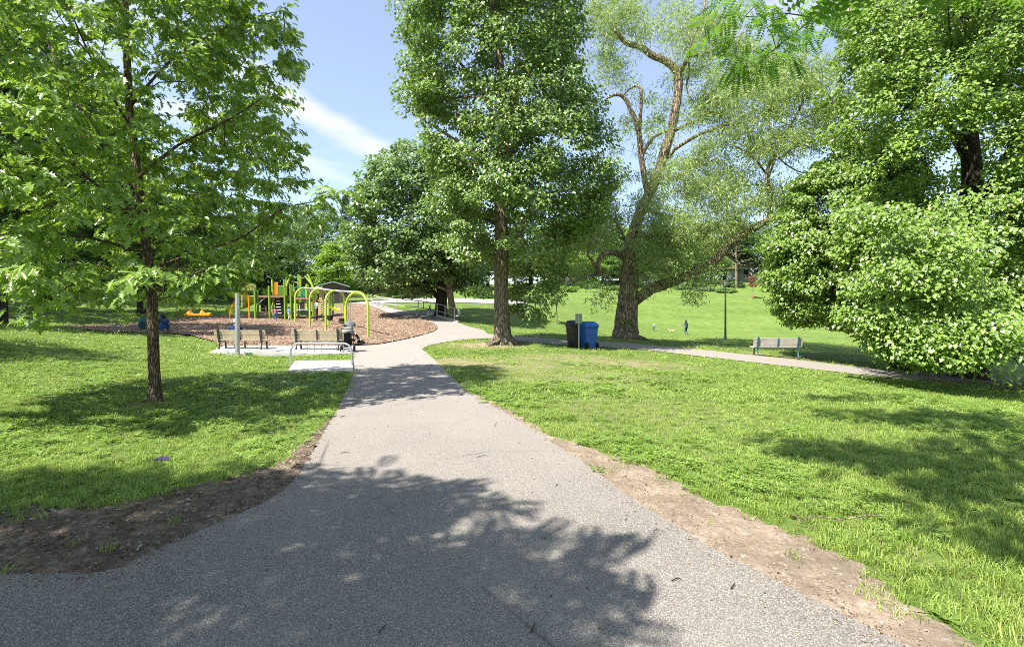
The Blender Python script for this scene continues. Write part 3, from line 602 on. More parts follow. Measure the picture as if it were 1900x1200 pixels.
# bits of leaf, bark and seed blown over the asphalt
x, y = rng.uniform(-4.5, 3.5, 4200), 1.6 + 12 * rng.uniform(0, 1, 4200) ** 1.6; k = inside(BARE[0], x, y); edge = np.min(np.hypot(x[:, None] - np.array(l_edge + r_edge)[None, :, 0], y[:, None] - np.array(l_edge + r_edge)[None, :, 1]), 1)
k &= rng.uniform(size=len(x)) < np.clip(1.0 - edge / 0.55, 0.10, 1); x, y = x[k], y[k]; n = len(x); bs = rng.uniform(0.5, 1.4, n) * (0.7 + y * 0.05)
flake = ([(-0.012, 0, 0), (0, 0.006, 0.003), (0.013, 0.001, 0.001), (0.001, -0.006, 0.002)], [(0, 3, 2, 1)])
scatter('path_litter', np.c_[x, y, hgt(x, y) + 0.0225], rnd_rot(n, 0.15), np.c_[bs, bs, bs], rng.integers(0, 3, n), [tpl_obj('l', *flake, plain('litter_tone', c_, 0.9, 0.1)) for c_ in ((0.10, 0.07, 0.045), (0.30, 0.24, 0.15), (0.16, 0.17, 0.06))], 'tiny dry leaf and bark flakes scattered on the asphalt')
# ------------------------------------------------------------------ trees
def unit(a): return a / np.maximum(np.linalg.norm(a, axis=-1, keepdims=True), 1e-9)
def tri_leaf(outline, fold=0.12, droop=0.0):
    """half outline (along, side) mirrored; two faces folded along the midrib"""
    V = [(0, 0, 0)] + [(a, s, fold * s - droop * a * a) for a, s in outline] + [(1, 0, -droop)]
    n = len(outline); V += [(a, -s, fold * s - droop * a * a) for a, s in outline]
    f1 = tuple([0] + list(range(n, 0, -1))[::-1] + [n + 1])[::-1]; f2 = tuple([0] + list(range(n + 2, 2 * n + 2)) + [n + 1])
    return np.array(V, float), [f1, f2]
TPL = {
    'oak': tri_leaf([(0.12, 0.03), (0.18, 0.20), (0.30, 0.08), (0.40, 0.40), (0.52, 0.10), (0.66, 0.33), (0.76, 0.09), (0.86, 0.14)], 0.25, 0.18),
    'maple': tri_leaf([(0.02, 0.30), (0.22, 0.24), (0.42, 0.56), (0.50, 0.22), (0.74, 0.26)], 0.22, 0.2),
    'heart': tri_leaf([(0.05, 0.30), (0.40, 0.42)], 0.30, 0.22),
    'diamond': (np.array([(0, 0, 0), (0.45, 0.36, 0.05), (1, 0, -0.1), (0.5, -0.36, 0.08)], float), [(0, 3, 2, 1)]),
    'ovate': (np.array([(0, 0, 0), (0.36, 0.42, 0.12), (1, 0, -0.16), (0.36, -0.42, 0.12)], float), [(0, 2, 1), (0, 3, 2)]),
    'narrow': (np.array([(0, 0, 0), (0.4, 0.11, 0.0), (1, 0, -0.12), (0.4, -0.11, 0.0)], float), [(0, 3, 2, 1)]),
}
def pinnate(n=9, ll=0.23, wid=0.26):
    V, Fc = [], []
    for i in range(n):
        a = 0.14 + 0.84 / n * i; L = ll * (1 - 0.35 * abs(i - n / 2) / (n / 2))
        for s in (-1, 1):
            k = len(V); V += [(a, 0, -0.12 * a * a), (a + (0.1 + wid) * L, s * L * 0.5, -0.12 * a * a + 0.01), (a + 0.22 * L, s * L, -0.12 * a * a - 0.03), (a + (0.1 - wid * 0.6) * L, s * L * 0.5, -0.12 * a * a)]
            Fc.append((k, k + 1, k + 2, k + 3) if s > 0 else (k, k + 3, k + 2, k + 1))
    k = len(V); V += [(0, 0.006, 0), (0, -0.006, 0), (1, 0, -0.13)]; Fc.append((k, k + 1, k + 2)); return np.array(V, float), Fc
TPL['pinnate'] = pinnate(); TPL['pinnate_full'] = pinnate(7, 0.30, 0.32)
def leaf_verts(P, D, N, Sz, tv):
    D = unit(D); N = unit(N - D * (N * D).sum(-1, keepdims=True)); B = np.cross(N, D)
    return P[:, None] + Sz[:, None, None] * (tv[None, :, 0:1] * D[:, None] + tv[None, :, 1:2] * B[:, None] + tv[None, :, 2:3] * N[:, None])
def leaves(name, L, tpl, mat, parent, me_only=False):
    P, D, N, Sz = L; tv, tf = TPL[tpl]; V = leaf_verts(P, D, N, Sz, tv); n, m = V.shape[:2]
    fl = np.concatenate([np.array(f) for f in tf]); lt = np.array([len(f) for f in tf])
    idx = (np.arange(n)[:, None] * m + fl[None]).ravel(); me = np_mesh(name, V.reshape(-1, 3), idx, np.tile(lt, n))
    if me_only: me.materials.append(mat); return me
    return mesh_obj(name, me, mat, parent)
class Skel:
    def __init__(s): s.p = []; s.par = []; s.r = []; s.chains = []
    def path(s, pts, rad, parent=-1):
        ch = [parent] if parent >= 0 else []
        for q, r in zip(pts, rad):
            s.p.append(np.array(q, float)); s.par.append(parent); s.r.append(float(r)); parent = len(s.p) - 1; ch.append(parent)
        s.chains.append(ch); return parent
    def nearest(s, q): return int(np.argmin(((np.array(s.p) - q) ** 2).sum(1)))
    def attach(s, C, r, up=0.25, seg=0.6, wob=0.12, zpen=1.5, minr=0.0):
        base = np.array(s.p); d0 = np.array([np.min(((base - c) ** 2).sum(1)) for c in C]); tips = []
        cap = len(s.p) + len(C) * 14; buf = np.full((cap, 3), 1e6); buf[:len(s.p)] = base
        fixed_r = np.zeros(cap); fixed_r[:len(s.p)] = [x if x >= 0 else 0 for x in s.r]
        for k in np.argsort(d0):
            c = C[k]; v = c - buf[:len(s.p)]; dist = np.sqrt((v ** 2).sum(1)); cost = dist + zpen * np.maximum(0, -v[:, 2] + 0.15 * dist)
            j = int(np.argmin(cost)); a = s.p[j]; L = dist[j]
            n = int(np.clip(L / seg, 1, 9)); mid = (a + c) / 2 + np.array([0, 0, up * L]) + r.normal(0, wob, 3) * L
            ch = [j]; parent = j
            for i in range(1, n + 1):
                t = i / n; q = a * (1 - t) ** 2 + mid * 2 * t * (1 - t) + c * t * t
                if i < n: q = q + r.normal(0, wob * 0.25, 3) * L / n
                s.p.append(q); s.par.append(parent); s.r.append(-1.0); parent = len(s.p) - 1; buf[parent] = q; ch.append(parent)
            s.chains.append(ch); tips.append(parent)
        return tips
    def build(s, name, mat, parent, tip=0.012, expo=0.46, flare=None, nmain=12, nmin=5, rough=0.0, seed=0):
        n = len(s.p); cnt = np.zeros(n); kids = np.zeros(n, int)
        for i in range(n):
            if s.par[i] >= 0: kids[s.par[i]] += 1
        for i in range(n - 1, -1, -1):
            if kids[i] == 0: cnt[i] += 1
            if s.par[i] >= 0: cnt[s.par[i]] += cnt[i]
        R = np.zeros(n)
        for i in range(n):
            if s.r[i] >= 0: R[i] = s.r[i]
            else:
                R[i] = tip * max(cnt[i], 1) ** expo; pr = s.par[i]
                if pr >= 0: R[i] = min(R[i], R[pr] * 0.92)
        mb = MB(); r = np.random.default_rng(seed)
        for ch in s.chains:
            pts = [s.p[i] for i in ch]; rr = [R[i] for i in ch]
            if s.r[ch[-1]] < 0: rr[0] = min(rr[0], rr[1] * 1.25)
            if len(pts) < 2: continue
            k = nmain if max(rr) > 0.16 else (8 if max(rr) > 0.06 else nmin)
            b = len(mb.v); mb.tube(pts, rr, k)
            if rough and max(rr) > 0.1:
                for q in range(b, b + len(pts) * k):
                    ring = (q - b) // k; ang = (q - b) % k; v = Vector(mb.v[q]); c = Vector(pts[ring]); mb.v[q] = tuple(c + (v - c) * (1 + rough * (math.sin(ang * 2.4 + ring * 0.7) * 0.6 + r.normal(0, 0.5))))
        o = mb.build(name, mat, parent, smooth=True, angle=70); return o
def cluster_leaves(C, per, cr, size, r, axis_xy=None, flat=0.6, droop=0.35, upn=1.0, jit=0.55, outw=0.7, svar=0.3):
    """leaves gathered round cluster centres; blades face up and outward, tips hang"""
    n = len(C) * per; base = np.repeat(C, per, 0); cr = np.repeat(np.broadcast_to(cr, len(C)), per)
    o = unit(r.normal(0, 1, (n, 3))) * (r.uniform(0.15, 1, (n, 1)) ** 0.5); o[:, 2] *= flat; P = base + o * cr[:, None]
    out = o.copy(); out[:, 2] = 0
    if axis_xy is not None:
        a = P[:, :2] - np.asarray(axis_xy)[None]; out[:, :2] += unit(a) * outw
    D = unit(out + r.normal(0, 0.45, (n, 3))); D[:, 2] -= droop * r.uniform(0.4, 1.6, n); D = unit(D)
    N = np.c_[out[:, :2] * 0.55, np.full(n, upn)] + r.normal(0, jit, (n, 3))
    return P, D, unit(N), size * r.uniform(1 - svar, 1 + svar, n)
def gapn(p, s, f=1.0): return math.sin(p[0] * 1.25 * f + s) * math.sin(p[1] * 1.15 * f + 2 * s) + math.sin(p[2] * 1.05 * f + 3 * s) * math.sin(p[0] * 0.8 * f - p[1] * 0.7 * f + s)
def profile_points(prof, d, n, r, depth=1.0, shell=0.35, mind=0.0, keep=None, gap=None):
    """points inside a crown whose outline rows are (row, left, right) in the photo at distance d"""
    prof = np.array(prof, float); h = np.diff(prof[:, 0]); wsum = (prof[:-1, 2] - prof[:-1, 1] + prof[1:, 2] - prof[1:, 1]) / 2; pw = np.abs(h) * wsum ** 1.3; pw /= pw.sum()
    out = []; tries = 0
    while len(out) < n and tries < n * 60:
        tries += 1
        k = r.choice(len(pw), p=pw); t = r.uniform(); row = prof[k] * (1 - t) + prof[k + 1] * t
        c = (row[1] + row[2]) / 2; hw = (row[2] - row[1]) / 2 / F * d; a = r.uniform(0, 2 * math.pi); q = (shell + (1 - shell) * r.uniform()) if r.uniform() < 0.85 else r.uniform()
        q = q ** 0.6
        p = np.array([(c - CX) / F * d + q * hw * math.cos(a), d + q * hw * depth * math.sin(a), CZ + (HY - row[0]) / F * d])
        if keep is not None and not keep(p): continue
        if gap is not None and gapn(p, gap) > 0.55 and r.uniform() < 0.88: continue
        if mind and out:
            dd = ((np.array(out) - p) ** 2).sum(1).min()
            if dd < mind * mind * (0.6 + 0.8 * r.uniform()): continue
        out.append(p)
    return np.array(out)
def flare_path(base, pts, rads, roots=True):
    """trunk points with a root flare prepended (local coordinates, base at origin)"""
    return [np.array([0, 0, -0.25]), np.array([0, 0, 0.0]), np.array([0, 0, 0.22])] + list(pts), [rads[0] * 1.75, rads[0] * 1.45, rads[0] * 1.15] + list(rads)
def dense_path(P, R, step):
    P = np.asarray(P, float); R = np.asarray(R, float); per = max(2, int(np.linalg.norm(P[1:] - P[:-1], axis=1).mean() / step)); Q = crom(np.c_[P, R], per); return Q[:, :3], np.maximum(Q[:, 3], 0.004)
def limb_px(pts, d, base):
    """limb drawn by photo columns and rows: (px, py, radius px[, depth offset])"""
    P, R = [], []
    for q in pts:
        dd = d + (q[3] if len(q) > 3 else 0); P.append(np.array(W(q[0], q[1], dd)) - base); R.append(q[2] / F * dd)
    return P, R
def roots(parent, n, r0, mat, seed):
    r = np.random.default_rng(seed); mb = MB()
    for i in range(n):
        a = 2 * math.pi * i / n + r.uniform(-0.3, 0.3); u = Vector((math.cos(a), math.sin(a), 0)); L = r0 * r.uniform(1.9, 3.0)
        mb.tube([u * r0 * 0.55 + Vector((0, 0, 0.34)), u * r0 * 1.15 + Vector((0, 0, 0.10)), u * L * 0.75 + Vector((0, 0, 0.015)), u * L + Vector((0, 0, -0.1))], [r0 * 0.40, r0 * 0.34, r0 * 0.2, r0 * 0.1], 7)
    return mb.build('root_flare', mat, parent, smooth=True)

# --- young oak on the left lawn -----------------------------------------------------------------
r = np.random.default_rng(31); b = np.array(at(287, 8.55)); d = 8.55
oak = thing('oak_tree', 'young oak with jagged glossy leaves on the left lawn, thin bare trunk', 'tree', b)
sk = Skel()
tp, tr = limb_px([(287, 742, 10.4), (286, 690, 9.6), (284, 620, 9.0), (282, 560, 8.6), (274, 480, 7.8), (265, 400, 7.4), (252, 300, 6.8), (240, 200, 6.4), (236, 110, 5.8), (234, 40, 5.2), (230, -60, 4), (226, -180, 2.6), (224, -260, 1.2)], d, b)
tp, tr = dense_path(*flare_path(b, tp[1:], tr[1:]), 0.18); sk.path(tp, tr)
for pts in ([(268, 430, 3.6), (200, 360, 2.8, -0.6), (130, 300, 2.2, -1.2), (60, 190, 1.4, -1.6), (30, 100, 1.0, -1.8)], [(276, 500, 3.4), (360, 470, 2.6, -0.3), (450, 440, 1.8, -0.5), (520, 390, 1.4, -0.6), (590, 372, 1.0, -0.7), (640, 352, 0.7, -0.7)],
            [(262, 380, 3.4), (200, 270, 2.6, 0.4), (130, 170, 2.0, 0.8), (80, 60, 1.2, 1.0)], [(255, 330, 3.0), (330, 270, 2.4, -0.4), (420, 225, 1.8, -0.6), (490, 180, 1.2, -0.6)], [(240, 200, 2.8), (320, 110, 2.0, 0.5), (420, 50, 1.5, 0.6), (500, 25, 1.0, 0.6)],
            [(278, 530, 3.2), (200, 520, 2.4, -1.2), (130, 530, 1.6, -2.2), (95, 555, 1.0, -2.7)], [(279, 540, 3.0), (330, 520, 2.0, -1.6), (380, 500, 1.2, -2.4)], [(270, 450, 3.0), (300, 420, 2.2, 1.6), (360, 380, 1.5, 2.6)], [(262, 390, 3.0), (220, 380, 2.2, 1.8), (150, 370, 1.5, 3.0)],
            [(272, 470, 3.0), (160, 440, 2.2, -1.0), (40, 430, 1.5, -1.9), (-60, 440, 1.0, -2.2)], [(245, 240, 2.6), (180, 130, 1.8, -1.0), (130, 20, 1.2, -1.8)]):
    P_l, R_l = dense_path(*limb_px(pts, d, b), 0.25); sk.path(P_l, R_l, sk.nearest(P_l[0]))
prof = [(-330, 150, 330), (-200, 60, 420), (-60, 0, 480), (40, -60, 525), (140, -90, 520), (230, -110, 490), (300, -120, 520), (360, -120, 540), (420, -110, 520), (470, -80, 500), (515, 0, 440), (545, 80, 330)]
def keep_oak(p):
    px, py = PX(*p)
    if py > 425 and abs(px - 280) < 26 and p[1] < d + 0.3: return False
    if abs(px - 245) < 16 and 90 < py < 215 and p[1] < d: return False
    if 300 < px < 350 and 175 < py < 225: return False
    return True
C = profile_points(prof, d, 1040, r, 1.2, 0.2, 0.16, keep_oak)
extra = [W(px, py, dd) for px, py, dd in ((560, 385, 8), (590, 372, 7.9), (615, 365, 7.9), (640, 352, 7.8), (575, 410, 8), (545, 300, 8.2), (535, 130, 8.6), (520, 60, 9), (525, 20, 9), (505, 200, 8.2), (510, 230, 8.2), (540, 265, 8.2), (530, 100, 9),
    (95, 556, 5.9), (120, 540, 6.0), (75, 520, 5.6), (60, 545, 5.8), (130, 515, 6.1), (30, 480, 5.8), (85, 585, 6.0), (55, 500, 5.4), (150, 560, 6.3), (20, 450, 5.5), (380, 510, 6.4), (430, 500, 7.2), (440, 470, 7.2), (340, 530, 7), (210, 545, 6.6), (260, 515, 5.6), (300, 500, 5.8))]
C = np.vstack([C, np.array(extra)]) - b
sk.attach(C, r, 0.16, 0.35, 0.10, 1.0); sk.build('trunk', M['bark_young'], oak, 0.0042, 0.5, nmin=4, rough=0.035)
LP, LD, LN, LS = [], [], [], []
for c in C:                                                      # sprays of leaves round short twigs
    for tw in range(6):
        u = unit(np.r_[r.normal(0, 1, 2), r.normal(-0.1, 0.35)] + np.r_[unit(c[:2] - np.array([-0.4, -0.3])) * 0.7, 0]); L = r.uniform(0.18, 0.46)
        for k in range(8):
            tt = (k + 0.6) / 8; p = c + u * L * tt + r.normal(0, 0.02, 3); sd = unit(np.cross(u, [0, 0, 1])) * (1 if k % 2 else -1)
            LP.append(p); LD.append(unit(u * 0.6 + sd * r.uniform(0.3, 0.9) + np.array([0, 0, -r.uniform(0.1, 0.95)]) + r.normal(0, 0.15, 3)))
            LN.append(np.array([0, 0, 0.9]) + u * 0.4 + r.normal(0, 0.42, 3)); LS.append(r.uniform(0.07, 0.165))
LP, LD, LN, LS = map(np.array, (LP, LD, LN, LS)); LN = unit(LN)
wpos = LP + b; ppx = CX + F * wpos[:, 0] / wpos[:, 1]; ppy = HY - F * (wpos[:, 2] - CZ) / wpos[:, 1]
vis = (ppx > 5) & (ppx < 660) & (ppy > 5); score = np.where(vis, LS / wpos[:, 1], 0); big = np.argsort(-score)[:280]; restm = np.ones(len(LP), bool); restm[big] = False
seen = (ppx > -40) & (ppx < 700) & (ppy > -40); k1 = restm & seen; k2 = restm & ~seen
crown = leaves('crown', (LP[k1], LD[k1], LN[k1], LS[k1]), 'oak', M['leaf_oak'], oak); crown['kind'] = 'stuff'
crown = leaves('outer_crown', (LP[k2], LD[k2], LN[k2], LS[k2]), 'diamond', M['leaf_oak'], oak); crown['kind'] = 'stuff'
tv, tf = TPL['oak']; leaf_me = bpy.data.meshes.new('leaf'); leaf_me.from_pydata([tuple(v) for v in tv], [], tf); leaf_me.materials.append(M['leaf_oak']); leaf_me.update()
for k in big:                                                     # the largest leaves one by one
    D_ = LD[k]; N_ = unit(LN[k] - D_ * (LN[k] @ D_)); B_ = np.cross(N_, D_); o = mesh_obj('leaf', leaf_me, None, oak); s_ = LS[k]
    o.matrix_local = Matrix(((D_[0] * s_, B_[0] * s_, N_[0] * s_, LP[k][0]), (D_[1] * s_, B_[1] * s_, N_[1] * s_, LP[k][1]), (D_[2] * s_, B_[2] * s_, N_[2] * s_, LP[k][2]), (0, 0, 0, 1)))

# --- tall linden in the middle ------------------------------------------------------------------
r = np.random.default_rng(32); d = 21.0; b = np.array(at(933, d))
linden = thing('linden_tree', 'tall full linden with straight thick trunk standing at the path fork', 'tree', b)
sk = Skel(); tp, tr = limb_px([(933, 630, 17.5), (931, 590, 14.5), (930, 540, 13.2), (930, 480, 12.8), (930, 420, 12.5), (931, 340, 11), (935, 250, 10), (930, 150, 8), (920, 50, 6.5), (905, -60, 5), (900, -200, 3), (898, -300, 1.2)], d, b)
tp, tr = dense_path(*flare_path(b, tp[1:], tr[1:]), 0.35); sk.path(tp, tr)
for pts in ([(932, 330, 5), (960, 270, 4, 0.6), (1010, 230, 3, 1), (1080, 210, 1.6, 1.2)], [(931, 360, 5), (890, 300, 4, -0.8), (830, 250, 2.6, -1.4), (780, 220, 1.4, -1.6)], [(933, 280, 5), (900, 180, 3.6, 1), (840, 100, 2.2, 1.6)], [(934, 240, 5), (980, 140, 3.6, -1), (1040, 70, 2, -1.4)],
            [(931, 400, 4.5), (980, 370, 3.2, 1.2), (1060, 350, 1.8, 1.8)], [(930, 420, 4), (880, 400, 3, 1.0), (830, 400, 1.6, 1.8)], [(931, 330, 4), (940, 300, 3, 2.4), (950, 240, 2, 3.6)]):
    P_l, R_l = dense_path(*limb_px(pts, d, b), 0.5); sk.path(P_l, R_l, sk.nearest(P_l[0]))
prof = [(-330, 860, 940), (-220, 800, 1000), (-120, 770, 1050), (-20, 745, 1075), (60, 738, 1075), (130, 738, 1080), (180, 750, 1095), (240, 785, 1120), (300, 795, 1140), (350, 800, 1140), (400, 810, 1120), (450, 825, 1060), (500, 840, 1040), (545, 860, 1038), (585, 905, 1015)]
def keep_lin(p):
    px, py = PX(*p)
    if py > 392 and abs(px - 930) < 30 and p[1] < d + 0.5 and not (445 < py < 470): return False
    if py > 500 and px < 925 and r.uniform() < 0.7: return False
    if py > 400 and r.uniform() < 0.25: return False
    return True
C = profile_points(prof, d, 860, r, 1.0, 0.45, 0.30, keep_lin, gap=1.7) - b
sk.attach(C, r, 0.10, 0.7, 0.10, 1.2); sk.build('trunk', M['bark'], linden, 0.011, 0.5, nmain=16, rough=0.05); roots(linden, 9, 0.40, M['bark'], 5)
leaves('crown', cluster_leaves(C, 165, r.uniform(0.38, 0.95, len(C)), 0.125, r, (0, 0), 0.55, 0.7, 0.8, 0.55, 0.9, 0.4), 'ovate', M['leaf_linden'], linden)

# --- round maple behind the fork ----------------------------------------------------------------
r = np.random.default_rng(33); d = 35.5; b = np.array(at(818, d))
maple = thing('maple_tree', 'round dark green maple with forked trunk behind the railing', 'tree', b)
sk = Skel(); tp, tr = limb_px([(818, 583, 12), (819, 560, 10.5), (820, 535, 10), (816, 490, 9), (808, 440, 7), (800, 380, 4.5), (795, 320, 2), (790, 285, 1)], d, b)
tp, tr = dense_path(*flare_path(b, tp[1:], tr[1:]), 0.5); sk.path(tp, tr)
for pts in ([(817, 556, 5), (798, 536, 4.2, -0.4), (780, 512, 3.4, -0.8), (755, 470, 2.4, -1.0), (730, 420, 1.4, -1)], [(820, 545, 5), (838, 512, 4, 1), (860, 460, 2, 2)], [(816, 500, 5), (780, 440, 3, 1.5), (740, 370, 1.5, 2.5)]):
    P_l, R_l = dense_path(*limb_px(pts, d, b), 0.6); sk.path(P_l, R_l, sk.nearest(P_l[0]))
prof = [(268, 752, 800), (285, 725, 830), (310, 690, 860), (350, 664, 885), (400, 652, 895), (450, 650, 895), (490, 656, 890), (515, 668, 880), (533, 690, 865), (545, 720, 800)]
C = profile_points(prof, d, 520, r, 0.95, 0.55, 0.45, lambda p: not (PX(*p)[1] > 522 and 795 < PX(*p)[0] < 850), gap=0.6) - b
sk.attach(C, r, 0.1, 0.9, 0.1, 1.2); sk.build('trunk', M['bark_dark'], maple, 0.014, 0.5, rough=0.05)
leaves('crown', cluster_leaves(C, 85, r.uniform(0.5, 0.9, len(C)), 0.24, r, (-1.8, 0), 0.6, 0.5, 0.7, 0.5, 0.9), 'diamond', M['leaf_maple'], maple)
r = np.random.default_rng(34); b2 = np.array(at(841, 33.9)); m2 = thing('maple_tree', 'pale barked leaning maple trunk with side stub right of the dark forked maple', 'tree', b2)
sk = Skel(); tp, tr = limb_px([(841, 590, 8), (839, 570, 6.5), (836, 550, 6), (834, 532, 5.5), (824, 510, 4.2), (812, 490, 3.6), (806, 470, 3), (815, 440, 2), (830, 400, 1.2)], 33.9, b2)
tp, tr = dense_path(*flare_path(b2, tp[1:], tr[1:]), 0.4); sk.path(tp, tr)
for pts in ([(834, 540, 3.2), (822, 535, 2.6, -0.5), (812, 532, 2.2, -0.6)], [(836, 548, 3.6), (850, 500, 3, 0.6), (866, 450, 2, 1)]):
    P_l, R_l = dense_path(*limb_px(pts, 33.9, b2), 0.4); sk.path(P_l, R_l, sk.nearest(P_l[0]))
C = profile_points([(420, 800, 890), (460, 790, 905), (500, 830, 905), (545, 850, 905)], 33.9, 90, r, 0.9, 0.2, 0.4, lambda p: not (PX(*p)[0] < 852 and PX(*p)[1] > 495 and p[1] < 34.6)) - b2
sk.attach(C, r, 0.1, 0.9, 0.1, 1.2); sk.build('trunk', M['bark_pale'], m2, 0.012, 0.5, rough=0.05)
leaves('crown', cluster_leaves(C, 80, r.uniform(0.4, 0.8, len(C)), 0.22, r, (0, 0), 0.6, 0.5, 0.7, 0.5), 'diamond', M['leaf_maple'], m2)

# --- old willow ---------------------------------------------------------------------------------
r = np.random.default_rng(35); d = 27.0; b = np.array(at(1161, d))
willow = thing('willow_tree', 'old gnarled willow with thick trunk and twisted bare upper limbs', 'tree', b)
sk = Skel(); tp, tr = limb_px([(1161, 622, 25), (1162, 600, 21), (1165, 560, 18.5), (1168, 520, 17), (1170, 480, 15), (1174, 440, 11), (1186, 400, 10), (1205, 360, 9.4), (1220, 325, 9), (1232, 285, 8.6), (1245, 245, 8.2), (1255, 195, 7.8), (1259, 150, 7.2), (1252, 128, 6.8), (1232, 112, 6.5), (1208, 102, 6), (1190, 88, 5.2), (1162, 80, 4.2), (1145, 60, 3.2), (1128, 42, 2.4), (1108, 15, 1.6), (1090, -30, 1.0)], d, b)
tp, tr = dense_path(*flare_path(b, tp[1:], tr[1:]), 0.3); sk.path(tp, tr)
LIMBS = [[(1205, 368, 8), (1196, 330, 7), (1189, 288, 6.5), (1184, 240, 6), (1170, 208, 5.5), (1157, 186, 4.5), (1139, 182, 3.5), (1128, 190, 2)],
    [(1186, 255, 5), (1187, 225, 4.8), (1190, 181, 4), (1184, 158, 3), (1165, 164, 2.2), (1150, 178, 1.2)],
    [(1190, 290, 4), (1200, 272, 3.8), (1211, 256, 3.5), (1229, 247, 3.2), (1248, 244, 3)],
    [(1258, 140, 6), (1270, 120, 5, -0.4), (1279, 105, 4, -0.8), (1284, 75, 3, -1), (1300, 40, 2, -1.2), (1310, -10, 1.2, -1.2)], [(1278, 106, 3.4), (1310, 100, 2.6, 0.4), (1345, 85, 2, 0.8), (1390, 60, 1.2, 1)], [(1277, 112, 3), (1280, 135, 2.4), (1274, 158, 2), (1282, 180, 1.6), (1292, 190, 1)],
    [(1240, 292, 5), (1256, 274, 4.4, -0.4), (1299, 249, 4, -0.8), (1347, 232, 3, -1.2), (1384, 224, 2, -1.5), (1420, 215, 1.2, -1.6)], [(1252, 243, 4), (1283, 227, 3.4, 0.5), (1315, 218, 2.4, 0.9), (1350, 195, 1.4, 1.2)],
    [(1180, 556, 12.5), (1195, 545, 12, -0.3), (1218, 533, 11.5, -0.5), (1270, 515, 10.5, -0.9), (1318, 490, 9.5, -1.3), (1350, 462, 9, -1.6), (1376, 440, 8.5, -1.9), (1405, 425, 8, -2.1), (1436, 407, 6.5, -2.4), (1470, 395, 5, -2.6), (1505, 382, 4, -2.8), (1545, 358, 2.8, -3), (1590, 320, 1.8, -3.2)],
    [(1424, 412, 5.5), (1431, 385, 5), (1428, 350, 4.4, -2.3), (1424, 325, 4, -2.3), (1436, 292, 3.4, -2.4), (1458, 250, 2.8, -2.6), (1486, 205, 2.2, -2.8), (1496, 150, 1.6, -2.9), (1498, 90, 1, -2.9)], [(1426, 330, 3), (1405, 300, 2.4, -2), (1375, 275, 1.8, -1.8), (1345, 262, 1.2, -1.6)], [(1470, 235, 2), (1520, 200, 1.4, -3), (1555, 180, 0.9, -3.2)],
    [(1440, 290, 2), (1480, 320, 1.5, -2.6), (1530, 330, 1.0, -2.8)], [(1436, 300, 1.8), (1490, 270, 1.4, -2), (1545, 285, 0.9, -2)],
    [(1162, 478, 7.5), (1148, 471, 7, -0.4), (1130, 467, 6.2, -0.7), (1115, 473, 5.4, -0.9), (1110, 488, 5, -1), (1114, 502, 4.6, -1), (1121, 512, 4, -1), (1126, 516, 2.4, -1)], [(1114, 502, 4), (1103, 492, 3.4, -1.1), (1098, 482, 2.8, -1.2), (1090, 474, 2.4, -1.2), (1089, 462, 2.2, -1.2), (1094, 450, 2, -1.2), (1097, 440, 1.8, -1.2), (1087, 432, 1.4, -1.2), (1086, 415, 1, -1.2)],
    [(1165, 460, 4), (1155, 435, 3, 0.6), (1142, 415, 2.2, 1), (1110, 400, 1.4, 1.4)], [(1098, 512, 2), (1085, 512, 1.6, -1.2), (1070, 520, 1, -1.3)], [(1150, 440, 1.8), (1143, 410, 1.4, 1), (1144, 380, 0.9, 1)],
    [(1215, 335, 4), (1240, 330, 3.4, -0.6), (1280, 320, 2.6, -1), (1330, 300, 1.6, -1.4)], [(1196, 385, 4), (1230, 400, 3, -1.2), (1270, 405, 2.4, -1.8), (1300, 425, 2.6, -2), (1310, 432, 2.0, -2)], [(1290, 505, 3), (1290, 470, 2.2, -0.4), (1300, 440, 1.4, 0)], [(1178, 420, 4), (1200, 440, 3, -1.5), (1230, 470, 1.8, -2.2)], [(1345, 470, 2.4), (1375, 490, 1.4, -1.8), (1400, 480, 0.8, -2)]]
for pts in LIMBS:
    P_l, R_l = dense_path(*limb_px(pts, d, b), 0.3); R_l = R_l * (0.84 if pts[0][1] > 400 else 0.78); P_l = P_l + np.cumsum(r.normal(0, 0.028, P_l.shape), 0) * np.linspace(0, 1, len(P_l))[:, None]; sk.path(P_l, R_l, sk.nearest(P_l[0]))
C = []
